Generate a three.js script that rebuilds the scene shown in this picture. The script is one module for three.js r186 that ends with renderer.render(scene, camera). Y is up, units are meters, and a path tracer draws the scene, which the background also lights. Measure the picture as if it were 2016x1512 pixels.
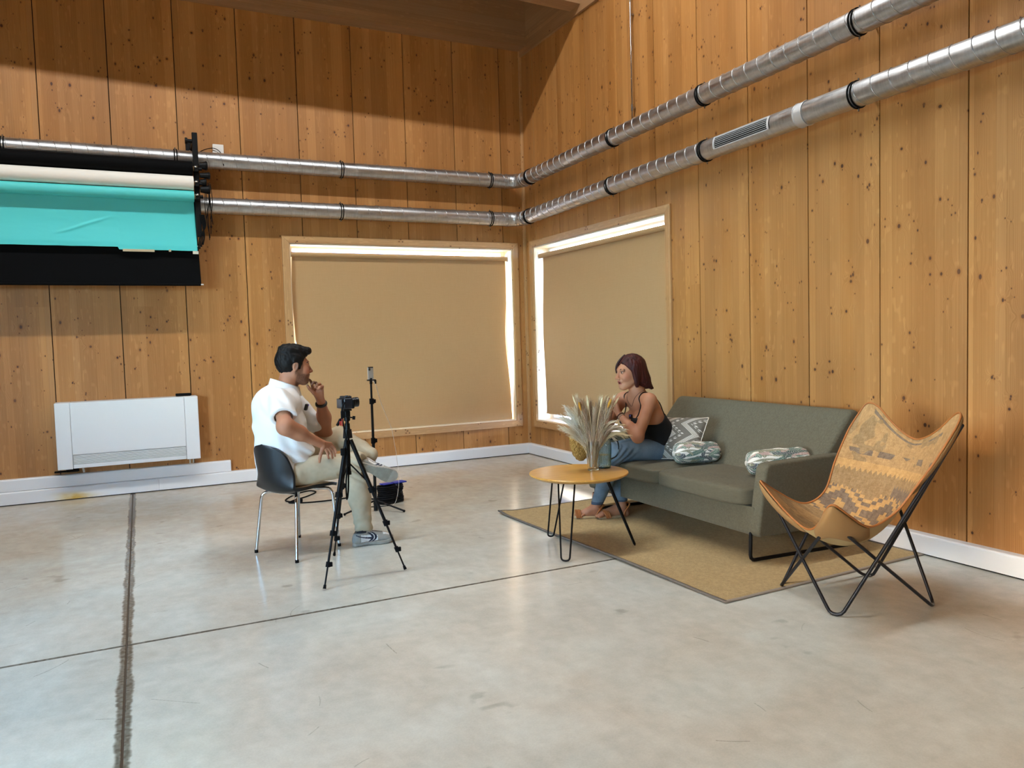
import * as THREE from 'three';
import { mergeGeometries, mergeVertices, toCreasedNormals } from 'three/addons/utils/BufferGeometryUtils.js';
import { RoundedBoxGeometry } from 'three/addons/geometries/RoundedBoxGeometry.js';
import { RectAreaLightUniformsLib } from 'three/addons/lights/RectAreaLightUniformsLib.js';
import { Sky } from 'three/addons/objects/Sky.js';

// ---------------------------------------------------------------- camera, sky, lights, exposure
// Room axes: x = 0 is the right wall, z = 0 the back wall, y = 0 the floor; metres.
const scene = new THREE.Scene();
const renderer = new THREE.WebGLRenderer({ antialias: true });
renderer.toneMapping = THREE.LinearToneMapping;
renderer.toneMappingExposure = 1.0;
renderer.shadowMap.enabled = true;
const camera = new THREE.PerspectiveCamera(52.34, 2016 / 1512, 0.05, 120);
camera.position.set(-4.276, 1.359, 8.272);
camera.quaternion.setFromRotationMatrix(new THREE.Matrix4().makeBasis(
  new THREE.Vector3(0.89709, -0.02848, 0.44092),
  new THREE.Vector3(0.05051, 0.99799, -0.03831),
  new THREE.Vector3(-0.43894, 0.05664, 0.89673)));
scene.add(camera);

const sky = new Sky();
sky.scale.setScalar(100);
Object.assign(sky.material.uniforms.turbidity, { value: 10 });
Object.assign(sky.material.uniforms.rayleigh, { value: 0.14 });
Object.assign(sky.material.uniforms.mieCoefficient, { value: 0.004 });
Object.assign(sky.material.uniforms.mieDirectionalG, { value: 0.7 });
sky.material.uniforms.sunPosition.value.set(-0.4, 0.8, 0.5);
sky.name = 'sky'; scene.add(sky);
scene.environmentIntensity = 24; scene.backgroundIntensity = 24;

// one long row of lamps under the roof lights the hall
RectAreaLightUniformsLib.init();
const LAMP = { y: 6.3, z: 3.55, x0: -7.3, x1: -0.5, w: 0.13, power: 116 };

// ---------------------------------------------------------------- helpers
const V = (x, y, z) => new THREE.Vector3(x, y, z);
function rng(seed) { let a = seed >>> 0; return () => { a = (a + 0x6D2B79F5) | 0; let t = Math.imul(a ^ (a >>> 15), 1 | a); t = (t + Math.imul(t ^ (t >>> 7), 61 | t)) ^ t; return ((t ^ (t >>> 14)) >>> 0) / 4294967296; }; }
const clamp = (x, a, b) => x < a ? a : x > b ? b : x;
const lerp = (a, b, t) => a + (b - a) * t;
const sstep = (a, b, x) => { const t = clamp((x - a) / (b - a), 0, 1); return t * t * (3 - 2 * t); };
function hash2(i, j, s) { let h = Math.imul(i, 374761393) + Math.imul(j, 668265263) + Math.imul(s, 1442695041); h = Math.imul(h ^ (h >>> 13), 1274126177); return ((h ^ (h >>> 16)) >>> 0) / 4294967296; }
function vnoise(x, y, s) {
  const i = Math.floor(x), j = Math.floor(y), fx = x - i, fy = y - j, u = fx * fx * (3 - 2 * fx), v = fy * fy * (3 - 2 * fy);
  return lerp(lerp(hash2(i, j, s), hash2(i + 1, j, s), u), lerp(hash2(i, j + 1, s), hash2(i + 1, j + 1, s), u), v);
}
function fbm(x, y, s, o = 4) { let a = 0.5, r = 0, n = 0; for (let k = 0; k < o; k++) { r += a * vnoise(x, y, s + k * 17); n += a; a *= 0.5; x = x * 2.03 + 3.1; y = y * 2.03 + 7.7; } return r / n; }
function hash3(i, j, k, s) { return hash2(i + Math.imul(k, 7919), j - Math.imul(k, 104729), s); }
function noise3(x, y, z, s) {
  const i = Math.floor(x), j = Math.floor(y), k = Math.floor(z), f = x - i, g = y - j, h = z - k, u = f * f * (3 - 2 * f), v = g * g * (3 - 2 * g), w = h * h * (3 - 2 * h);
  const a = lerp(lerp(hash3(i, j, k, s), hash3(i + 1, j, k, s), u), lerp(hash3(i, j + 1, k, s), hash3(i + 1, j + 1, k, s), u), v);
  const b = lerp(lerp(hash3(i, j, k + 1, s), hash3(i + 1, j, k + 1, s), u), lerp(hash3(i, j + 1, k + 1, s), hash3(i + 1, j + 1, k + 1, s), u), v);
  return lerp(a, b, w) * 2 - 1;
}
// texture from a function (u, v) -> [r, g, b] in sRGB 0..255
function tex(w, h, fn, srgb = true, rx = 1, ry = 1) {
  const d = new Uint8Array(w * h * 4);
  for (let j = 0; j < h; j++) for (let i = 0; i < w; i++) {
    const c = fn((i + 0.5) / w, (j + 0.5) / h), o = (j * w + i) * 4;
    d[o] = clamp(c[0], 0, 255); d[o + 1] = clamp(c[1], 0, 255); d[o + 2] = clamp(c[2], 0, 255); d[o + 3] = 255;
  }
  const t = new THREE.DataTexture(d, w, h, THREE.RGBAFormat);
  t.wrapS = t.wrapT = THREE.RepeatWrapping; t.magFilter = THREE.LinearFilter; t.minFilter = THREE.LinearMipmapLinearFilter; t.generateMipmaps = true;
  if (srgb) t.colorSpace = THREE.SRGBColorSpace;
  t.repeat.set(rx, ry); t.needsUpdate = true; return t;
}
const grey = (g) => [g, g, g];
const M = (color, roughness = 0.6, o = {}) => new THREE.MeshStandardMaterial({ color, roughness, ...o });
const MP = (color, roughness = 0.6, o = {}) => new THREE.MeshPhysicalMaterial({ color, roughness, ...o });
const used = {};
function numbered(n) { used[n] = (used[n] ?? -1) + 1; return used[n] ? n + '_' + String(used[n]).padStart(3, '0') : n; }
function tag(o, label, category, group) { o.userData.label = label; o.userData.category = category; if (group) o.userData.group = group; return o; }
function thing(name, label, category, pos = [0, 0, 0], turn = 0, group) { const g = new THREE.Group(); g.name = numbered(name); g.position.set(...pos); g.rotation.y = turn; scene.add(g); return tag(g, label, category, group); }
function struct(name, parent = scene) { const g = new THREE.Group(); g.name = name; if (parent === scene) g.userData.kind = 'structure'; parent.add(g); return g; }
function part(name, geo, mat, parent) {
  if (Array.isArray(geo)) geo = merge(geo);
  const m = new THREE.Mesh(geo, mat); m.name = parent === scene ? numbered(name) : name; m.castShadow = m.receiveShadow = true; parent.add(m); return m;
}
function merge(list) {
  const a = list.map((g) => { let k = g.index ? g.toNonIndexed() : g; for (const n of Object.keys(k.attributes)) if (!['position', 'normal', 'uv', 'color'].includes(n)) k.deleteAttribute(n); return k; });
  const all = ['uv', 'color'].filter((n) => a.some((g) => !g.attributes[n]));
  for (const g of a) for (const n of all) if (g.attributes[n]) g.deleteAttribute(n);
  return mergeGeometries(a);
}
const box = (w, h, d, x = 0, y = 0, z = 0) => new THREE.BoxGeometry(w, h, d).translate(x, y, z);
const boxAB = (a, b) => new THREE.BoxGeometry(b[0] - a[0], b[1] - a[1], b[2] - a[2]).translate((a[0] + b[0]) / 2, (a[1] + b[1]) / 2, (a[2] + b[2]) / 2);
const rbox = (w, h, d, r, x = 0, y = 0, z = 0, s = 3) => new RoundedBoxGeometry(w, h, d, s, Math.min(r, w / 2.01, h / 2.01, d / 2.01)).translate(x, y, z);
const rboxAB = (a, b, r, s = 3) => rbox(b[0] - a[0], b[1] - a[1], b[2] - a[2], r, (a[0] + b[0]) / 2, (a[1] + b[1]) / 2, (a[2] + b[2]) / 2, s);
function cyl(a, b, r0, r1 = r0, seg = 16, open = false) {
  const A = V(...a), B = V(...b), L = A.distanceTo(B);
  const g = new THREE.CylinderGeometry(r1, r0, L, seg, 1, open);
  g.applyQuaternion(new THREE.Quaternion().setFromUnitVectors(V(0, 1, 0), B.clone().sub(A).normalize()));
  return g.translate(...A.clone().add(B).multiplyScalar(0.5).toArray());
}
const sph = (r, x, y, z, sx = 1, sy = 1, sz = 1, a = 18, b = 12) => new THREE.SphereGeometry(r, a, b).scale(sx, sy, sz).translate(x, y, z);
// polyline with rounded corners as a curve
class Path extends THREE.CurvePath {}
function bent(pts, r) {
  const p = pts.map((q) => V(...q)), c = new Path(); let last = p[0];
  for (let i = 1; i < p.length - 1; i++) {
    const a = p[i - 1].clone().sub(p[i]), b = p[i + 1].clone().sub(p[i]), k = Math.min(r, a.length() * 0.49, b.length() * 0.49);
    const s = p[i].clone().add(a.setLength(k)), e = p[i].clone().add(b.setLength(k));
    c.add(new THREE.LineCurve3(last, s)); c.add(new THREE.QuadraticBezierCurve3(s, p[i].clone(), e)); last = e;
  }
  c.add(new THREE.LineCurve3(last, p[p.length - 1])); return c;
}
const rod = (pts, radius, corner = 0.03, seg = 48, rs = 10) => capped(bent(pts, corner), radius, seg, rs);
const wire = (pts, radius, seg = 48, rs = 8, closed = false) => closed ? new THREE.TubeGeometry(new THREE.CatmullRomCurve3(pts.map((q) => V(...q)), true), seg, radius, rs, true) : capped(new THREE.CatmullRomCurve3(pts.map((q) => V(...q))), radius, seg, rs);
function capped(curve, radius, seg, rs) {
  const t = new THREE.TubeGeometry(curve, seg, radius, rs, false), a = curve.getPointAt(0), b = curve.getPointAt(1);
  return merge([t, sph(radius, a.x, a.y, a.z, 1, 1, 1, rs, 6), sph(radius, b.x, b.y, b.z, 1, 1, 1, rs, 6)]);
}
const lathe = (pts, seg = 48) => new THREE.LatheGeometry(pts.map((q) => new THREE.Vector2(...q)), seg);
function extrude(shape, depth, bevel = 0, seg = 2, curveSegments = 24) {
  return new THREE.ExtrudeGeometry(shape, { depth: depth - 2 * bevel, bevelEnabled: bevel > 0, bevelThickness: bevel, bevelSize: bevel, bevelOffset: -bevel, bevelSegments: seg, curveSegments }).translate(0, 0, bevel);
}
const shapeOf = (pts) => new THREE.Shape(pts.map((q) => new THREE.Vector2(...q)));
const splineShape = (pts, n = 80) => new THREE.Shape(new THREE.CatmullRomCurve3(pts.map((q) => V(q[0], q[1], 0)), true).getPoints(n).map((q) => new THREE.Vector2(q.x, q.y)));
// grid surface: f(u, v) -> [x, y, z]
function grid(f, nu, nv) {
  const pos = [], uv = [], idx = [];
  for (let j = 0; j <= nv; j++) for (let i = 0; i <= nu; i++) { pos.push(...f(i / nu, j / nv)); uv.push(i / nu, j / nv); }
  for (let j = 0; j < nv; j++) for (let i = 0; i < nu; i++) { const a = j * (nu + 1) + i, b = a + 1, c = a + nu + 1, d = c + 1; idx.push(a, b, d, a, d, c); }
  const g = new THREE.BufferGeometry(); g.setAttribute('position', new THREE.Float32BufferAttribute(pos, 3)); g.setAttribute('uv', new THREE.Float32BufferAttribute(uv, 2)); g.setIndex(idx); g.computeVertexNormals(); return g;
}
// closed sheet of a given thickness from a surface f(u, v)
function sheet(f, nu, nv, th) {
  const g = grid(f, nu, nv), P = g.attributes.position, N = g.attributes.normal, n = P.count, pos = [], uv = [], idx = [];
  for (const s of [0.5, -0.5]) for (let i = 0; i < n; i++) { pos.push(P.getX(i) + N.getX(i) * th * s, P.getY(i) + N.getY(i) * th * s, P.getZ(i) + N.getZ(i) * th * s); uv.push(g.attributes.uv.getX(i), g.attributes.uv.getY(i)); }
  const I = g.index.array; for (let i = 0; i < I.length; i += 3) { idx.push(I[i], I[i + 1], I[i + 2], n + I[i], n + I[i + 2], n + I[i + 1]); }
  const rim = []; for (let i = 0; i <= nu; i++) rim.push(i); for (let j = 1; j <= nv; j++) rim.push(j * (nu + 1) + nu); for (let i = nu - 1; i >= 0; i--) rim.push(nv * (nu + 1) + i); for (let j = nv - 1; j > 0; j--) rim.push(j * (nu + 1));
  for (let k = 0; k < rim.length; k++) { const a = rim[k], b = rim[(k + 1) % rim.length]; idx.push(a, n + b, b, a, n + a, n + b); }
  const r = new THREE.BufferGeometry(); r.setAttribute('position', new THREE.Float32BufferAttribute(pos, 3)); r.setAttribute('uv', new THREE.Float32BufferAttribute(uv, 2)); r.setIndex(idx); r.computeVertexNormals(); return r;
}
// uv = metres / scale on the two axes given
function planar(g, ax, ay, sx = 1, sy = 1, ox = 0, oy = 0) {
  const P = g.attributes.position, u = new Float32Array(P.count * 2), get = { x: (i) => P.getX(i), y: (i) => P.getY(i), z: (i) => P.getZ(i) };
  for (let i = 0; i < P.count; i++) { u[2 * i] = (get[ax](i) + ox) / sx; u[2 * i + 1] = (get[ay](i) + oy) / sy; }
  g.setAttribute('uv', new THREE.BufferAttribute(u, 2)); return g;
}
// ---------------------------------------------------------------- wood
const PW = 0.575, PH = 4.8;
function woodTexture(seed, { knots = 92, w = 512, h = 2048, tone = [174, 122, 66], mw = PW, mh = PH } = {}) {
  const R = rng(seed), strips = [0]; while (strips[strips.length - 1] < 1) strips.push(strips[strips.length - 1] + (0.07 + 0.16 * R()) / (mw / 0.575));
  const info = strips.map(() => ({ t: (R() - 0.5) * 20, red: (R() - 0.5) * 10, off: R() * 100, f: 26 + R() * 40, c: R() }));
  const K = []; for (let k = 0; k < knots; k++) { const r = 0.0030 + 0.0075 * Math.pow(R(), 2.2); K.push({ x: R() * mw, y: R() * mh, rx: r * (0.75 + 0.4 * R()), ry: r * (1 + 0.7 * R()), d: 0.55 + 0.45 * R(), halo: R() }); }
  // clusters along one lamella
  for (let k = 0; k < knots / 3; k++) { const q = K[Math.floor(R() * knots)], r = 0.003 + 0.004 * R(); K.push({ x: q.x + (R() - 0.5) * 0.06, y: q.y + (R() - 0.5) * 0.12, rx: r, ry: r * 1.4, d: 0.6 + 0.3 * R(), halo: 0 }); }
  const bins = Array.from({ length: 48 }, () => []);
  for (const q of K) for (let b = Math.floor((q.y - 0.12) / mh * 48); b <= Math.floor((q.y + 0.12) / mh * 48); b++) bins[(b + 480) % 48].push(q);
  return tex(w, h, (u, v) => {
    const x = u * mw, y = v * mh; let s = 0; while (strips[s + 1] < u) s++;
    const f = info[s]; let warp = 0, dark = 0, halo = 0;
    for (const q of bins[Math.floor(v * 48)]) {
      const dx = x - q.x; if (dx > 0.07 || dx < -0.07) continue; let dy = y - q.y; const e = (dx / q.rx) ** 2 + (dy / q.ry) ** 2;
      if (e < 60) { warp += dx * Math.exp(-((dy / (q.ry * 3.2)) ** 2) - (dx / (q.rx * 4)) ** 2) * 1.6; }
      const rr = Math.sqrt(e); dark = Math.max(dark, q.d * sstep(1.15, 0.7, rr)); halo = Math.max(halo, (0.25 + 0.5 * q.halo) * sstep(2.6, 0.8, rr));
    }
    const gx = x + warp + 0.004 * (vnoise(y * 0.9 + f.off, s * 7, seed) - 0.5) + 0.0015 * vnoise(x * 30, y * 2, seed + 4);
    const rings = 0.5 + 0.5 * Math.sin(gx * f.f * 18 + 6 * vnoise(gx * 12 + f.off, y * 0.35, seed + 9));
    const streak = vnoise(gx * 420, y * 1.6 + f.off, seed + 2) * 0.6 + vnoise(gx * 900, y * 4, seed + 3) * 0.4;
    const blot = fbm(x * 7, y * 1.1, seed + 5, 3) - 0.5;
    let g = f.t * 0.8 + (rings - 0.5) * 9 * (0.4 + f.c * 0.6) + (streak - 0.5) * 20 + blot * 26 + 13 * sstep(0.72, 0.92, vnoise(x * 60 + f.off, y * 16, seed + 31)) * f.c;
    const edge = Math.min(Math.abs(u - strips[s]), Math.abs(strips[s + 1] - u)) * mw; g -= 11 * sstep(0.0022, 0.0004, edge);
    let r = tone[0] + g + f.red * 0.4, gg = tone[1] + g * 0.95, b = tone[2] + g * 0.8 - f.red * 0.5;
    const hl = halo * (1 - dark); r = lerp(r, r * 0.86, hl); gg = lerp(gg, gg * 0.76, hl); b = lerp(b, b * 0.62, hl);
    return [lerp(r, 66, dark), lerp(gg, 36, dark), lerp(b, 20, dark)];
  });
}
const woodMats = [11, 23, 37, 41, 59, 67, 73].map((s) => M(0xffffff, 0.5, { map: woodTexture(s), metalness: 0 }));
const beamTex = woodTexture(101, { knots: 10, w: 512, h: 1024, tone: [164, 126, 88], mw: 0.8, mh: 4 });
const beamMat = M(0xffffff, 0.55, { map: beamTex });
const caseMat = M(0xffffff, 0.5, { map: woodTexture(131, { knots: 34, w: 256, h: 2048, tone: [186, 142, 92], mw: 0.3, mh: 4 }) });
const glareRevealMat = M(0xffffff, 0.5, { map: woodTexture(171, { knots: 20, w: 128, h: 1024, tone: [226, 206, 172], mw: 0.3, mh: 4 }) });  // paler than the casing wood: daylight glare put into the tone
const coreMat = M(0x1a0f08, 0.95);

// rectangles of [a0, a1] x [y0, y1] minus one hole
function cut(a0, a1, y0, y1, hole) {
  if (!hole || hole.a1 <= a0 || hole.a0 >= a1) return [[a0, a1, y0, y1]];
  const out = [], l = Math.max(a0, hole.a0), r = Math.min(a1, hole.a1);
  if (hole.a0 > a0) out.push([a0, hole.a0, y0, y1]); if (hole.a1 < a1) out.push([hole.a1, a1, y0, y1]);
  if (hole.y0 > y0) out.push([l, r, y0, hole.y0]); if (hole.y1 < y1) out.push([l, r, hole.y1, y1]); return out;
}
const win1 = { a0: -2.735, a1: -0.18, y0: 0.405, y1: 2.415 }, win2 = { a0: 0.205, a1: 2.69, y0: 0.405, y1: 2.42 };
// wide window in the left wall, out of view beside the camera
const win3 = { a0: 5.35, a1: 8.95, y0: 0.75, y1: 2.75 };
const GAP = 0.008, TH = 0.022;
function panels(parent, axis, seams, hole, H, seed) {
  const R = rng(seed);
  for (let i = 0; i + 1 < seams.length; i++) {
    const a0 = seams[i] + GAP / 2, a1 = seams[i + 1] - GAP / 2, fu = R() < 0.5, fv = R() < 0.5, ov = R();
    const geos = cut(a0, a1, 0.0, H, hole).map(([p, q, y, Y]) => axis === 'x' ? boxAB([p, y, -TH], [q, Y, 0]) : boxAB([0, y, p], [TH, Y, q]));
    const g = merge(geos); planar(g, axis, 'y', 1, 1);
    const u = g.attributes.uv; for (let k = 0; k < u.count; k++) { let s = (u.getX(k) - seams[i]) / PW, t = u.getY(k) / PH; if (fu) s = 1 - s; if (fv) t = 1 - t; u.setXY(k, clamp(s, 0.002, 0.998), t + (ov > 0.5 ? 0.37 : 0)); }
    part('panel', g, woodMats[Math.floor(R() * woodMats.length)], parent);
  }
}
function holed(w0, w1, H, hole, depth) {
  const s = shapeOf([[w0, 0], [w1, 0], [w1, H], [w0, H]]);
  if (hole) s.holes.push(new THREE.Path([[hole.a0, hole.y0], [hole.a0, hole.y1], [hole.a1, hole.y1], [hole.a1, hole.y0]].map((q) => new THREE.Vector2(...q))));
  return extrude(s, depth);
}
const X0 = -7.6, Z1 = 9.4, H = 7.4, WD = 0.24;
{
  const wb = struct('wall_back');
  part('wall_core', holed(X0, 0.3, H, win1, WD).translate(0, 0, -TH - WD), coreMat, wb);
  const s = [0]; for (let i = 0; ; i++) { const x = -(0.2895 + i * PW); if (x < -8) break; s.push(x); } s.push(X0); panels(wb, 'x', s.reverse(), win1, 4.7, 5);
  const wr = struct('wall_right');
  const core = holed(-WD, Z1, H, win2, WD); core.rotateY(-Math.PI / 2).translate(TH + WD, 0, 0); part('wall_core', core, coreMat, wr);
  const t = [0]; for (let i = -1; ; i++) { const z = 0.8277 + i * PW; if (z > Z1 - 0.2) break; t.push(z); } t.push(Z1); panels(wr, 'z', t, win2, 4.65, 8);
  const wl = struct('wall_left'), lc = holed(-0.3, Z1 + 0.25, H, win3, 0.25); lc.rotateY(-Math.PI / 2).translate(X0, 0, 0); part('wall_core', lc, M(0x6d5134, 0.8), wl);
}
{
  const wf = struct('wall_front'); part('wall_core', holed(X0 - 0.25, 0.3, H, null, 0.25).translate(0, 0, Z1), M(0x6d5134, 0.8), wf);
}
// ---------------------------------------------------------------- floor of cast slabs with cut joints
function concreteMat(x0, z0, x1, z1, w, h, seed) {
  const jx = (z) => -4.30 - 0.0115 * z, jz = 4.297, R = rng(seed * 3 + 1), sc = [];
  for (let k = 0; k < 46; k++) { const a = R() * 6.3, L = 0.03 + 0.09 * R() * R(); const x = lerp(x0, x1, R()), z = lerp(z0, z1, R()); sc.push([x, z, Math.cos(a), Math.sin(a), L, 0.3 + 0.5 * R(), (R() - 0.5) * 6]); }
  const bins = new Map(), key = (x, z) => Math.floor(x / 0.25) * 1000 + Math.floor(z / 0.25);
  for (const s of sc) for (let i = -1; i <= 1; i++) for (let j = -1; j <= 1; j++) { const k = key(s[0] + i * 0.25, s[1] + j * 0.25); if (!bins.has(k)) bins.set(k, new Set()); bins.get(k).add(s); }
  const map = tex(w, h, (u, v) => {
    const x = lerp(x0, x1, u), z = lerp(z0, z1, v);
    const wx = fbm(x * 1.3, z * 1.3, 3, 3) * 1.1, wz = fbm(x * 1.3 + 9, z * 1.3, 5, 3) * 1.1;
    const big = fbm(x * 0.8 + wx * 0.5, z * 0.8 + wz * 0.5, 31, 4) - 0.5, mid = fbm(x * 3.1 + wx, z * 3.1 + wz, 47, 5) - 0.5, fine = fbm(x * 22 + wx * 3, z * 15, 71, 3) - 0.5, pit = vnoise(x * 260, z * 260, 91) - 0.5;
    const swirl = Math.abs(fbm(x * 4 + wx * 2.4, z * 7 + wz * 2.4, 57, 4) - 0.5);
    let g = 194 + big * 32 + mid * 26 + fine * 17 + pit * 8 + 8 * (fbm(x * 9 + wx * 3, z * 26, 88, 3) - 0.5);
    let warm = 0 + big * 8 - mid * 12;
    const wb = sstep(3.6, 0.4, z) * 10; // slightly darker and warmer towards the window wall
    g -= wb * 1.2; warm += wb * 0.9;
    // spilt sand and dirt along the joints
    const dx = Math.abs(x - jx(z)), wob = 0.026 + 0.02 * (fbm(z * 5, 3, 77, 3) - 0.5) + 0.008 * (vnoise(z * 60, x * 60, 78) - 0.5);
    const dj = sstep(wob + 0.006, wob - 0.008, dx) * 0.8, dz = Math.abs(z - jz), wz2 = 0.009 + 0.006 * (fbm(x * 6, 9, 79, 3) - 0.5);
    const d2 = sstep(wz2 + 0.005, wz2 - 0.003, dz) * 0.85, dd = Math.max(dj, d2) * (0.75 + 0.4 * vnoise(x * 90, z * 90, 80));
    for (const s of bins.get(key(x, z)) ?? []) { const ax = x - s[0], az = z - s[1], t = ax * s[2] + az * s[3]; if (Math.abs(t) < s[4]) { const n = -ax * s[3] + az * s[2] + s[6] * t * t; if (Math.abs(n) < 0.002) g -= 50 * s[5]; } }
    g -= 22 * sstep(0.90, 0.96, vnoise(x * 5.1, z * 6.1, 131)) * sstep(0.4, 0.8, vnoise(x * 21, z * 31, 17));
    return [lerp(g + warm, 84, dd), lerp(g + 1, 74, dd), lerp(g - 9 - warm * 0.6, 62, dd)];
  });
  const rm = tex(512, 512, (u, v) => { const x = lerp(x0, x1, u), z = lerp(z0, z1, v); const n = fbm(x * 2.2, z * 2.2, 31, 4) - 0.5; return grey(50 + n * 30); }, false);
  return MP(0xffffff, 1, { map, roughnessMap: rm, specularIntensity: 0.9, clearcoat: 0.0 });
}
{
  const fl = struct('floor'), jx = (z) => -4.30 - 0.0115 * z, jz = 4.297, g = 0.004;
  const slab = (pts, x0, z0, x1, z1, w, h, seed) => {
    const geo = extrude(shapeOf(pts.map(([x, z]) => [x, -z])), 0.12, 0.002, 1).rotateX(-Math.PI / 2).translate(0, -0.12, 0);
    planar(geo, 'x', 'z', x1 - x0, z1 - z0, -x0, -z0); part('concrete_slab', geo, concreteMat(x0, z0, x1, z1, w, h, seed), fl);
  };
  slab([[jx(0) + g, -0.02], [0.02, -0.02], [0.02, jz - g], [jx(jz) + g, jz - g]], -4.4, 0, 0.05, 4.3, 2000, 1400, 1);
  slab([[jx(jz) + g, jz + g], [0.02, jz + g], [0.02, Z1], [jx(Z1) + g, Z1]], -4.45, 4.28, 0.05, 8.6, 2048, 2048, 2);
  slab([[X0, -0.02], [jx(0) - g, -0.02], [jx(jz) - g, jz - g], [X0, jz - g]], -7.2, 0, -4.28, 4.3, 1200, 1200, 3);
  slab([[X0, jz + g], [jx(jz) - g, jz + g], [jx(Z1) - g, Z1], [X0, Z1]], -7.2, 4.28, -4.28, 8.6, 1200, 1600, 4);
  part('joint_filler', boxAB([X0, -0.3, -0.2], [0.2, -0.007, Z1]), M(0x5d5349, 1), fl);
}
// ---------------------------------------------------------------- ceiling: roof deck, glulam beams
{
  const c = struct('ceiling'), hb = (a, b) => { const g = boxAB(a, b); const P = g.attributes.position, N = g.attributes.normal, u = g.attributes.uv; for (let i = 0; i < P.count; i++) u.setXY(i, (Math.abs(N.getY(i)) > 0.5 ? P.getZ(i) : P.getY(i)) / 0.8, P.getX(i) / 4); return g; };
  part('roof_deck', boxAB([X0 - 0.3, H, -0.3], [0.3, H + 0.25, Z1 + 0.3]), M(0x4a3a28, 0.8), c);
  part('roof_deck', boxAB([X0, 5.5, 0], [0, 5.6, 1.3]), beamMat, c);  // unseen low slab added to stop lamp light passing over the beam
  part('beam', hb([X0, 4.70, 0.0], [-0.004, 5.5, 0.2]), beamMat, c);
  part('beam', hb([X0, 4.70, 1.2], [-0.004, 6.0, 1.4]).translate(0, -4.70, 0).rotateZ(-0.03).translate(0, 4.70, 0), beamMat, c);
  const h = boxAB([-0.03, 4.63, 0.0], [0, 5.4, Z1]); { const P = h.attributes.position, u = h.attributes.uv; for (let i = 0; i < P.count; i++) u.setXY(i, P.getY(i) / 0.8, P.getZ(i) / 4); }
  part('wall_plate', h, beamMat, c);
}
// ---------------------------------------------------------------- lamps: a row of tube fittings hung below the roof
{
  const g = thing('tube_lamp_row', 'long white row of tube lamps hung high under the roof', 'lamp', [(LAMP.x0 + LAMP.x1) / 2, LAMP.y, LAMP.z]);
  const L = LAMP.x1 - LAMP.x0;
  part('housing', box(L + 0.1, 0.06, LAMP.w + 0.06, 0, 0.045, 0), M(0xe8e8e8, 0.5), g);
  part('lamp_diffuser', box(L, 0.012, LAMP.w, 0, 0.008, 0), M(0xffffff, 0.6, { emissive: new THREE.Color(0.95, 0.98, 1), emissiveIntensity: 6 }), g);
  for (const x of [-L / 2 + 0.6, 0, L / 2 - 0.6]) part('suspension_rod', cyl([x, 0.07, 0], [x, H - LAMP.y + 0.03 * x - 0.02, 0], 0.008), M(0x999999, 0.4, { metalness: 1 }), g);
  const l = new THREE.RectAreaLight(new THREE.Color(0.96, 0.98, 0.98), LAMP.power, L, LAMP.w); l.position.set(g.position.x, LAMP.y - 0.004, LAMP.z); l.quaternion.setFromEuler(new THREE.Euler(0, 0, -0.03)).multiply(new THREE.Quaternion().setFromEuler(new THREE.Euler(-Math.PI / 2, 0, 0))); g.rotation.z = -0.03; l.name = 'tube_lamp_light'; scene.add(l);
}
// ---------------------------------------------------------------- outside
{
  const o = new THREE.Mesh(new THREE.BoxGeometry(70, 0.3, 70).translate(0, -0.45, 0), M(0x9c968a, 0.9)); o.name = 'ground'; o.userData.kind = 'structure'; scene.add(o);
}
// ---------------------------------------------------------------- windows and their blinds
const glass = MP(0xffffff, 0.02, { transmission: 1, thickness: 0, ior: 1.5 });
const frameWhite = M(0xe6e4de, 0.4);
function woodUV(g, ax) { planar(g, 'x', 'y', 0.3, 4); const P = g.attributes.position, u = g.attributes.uv; for (let i = 0; i < P.count; i++) { const k = ax === 'y' ? [P.getX(i) + P.getZ(i), P.getY(i)] : [P.getY(i) + P.getZ(i), P.getX(i)]; u.setXY(i, k[0] / 0.3 + 0.13, k[1] / 4); } return g; }
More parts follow.
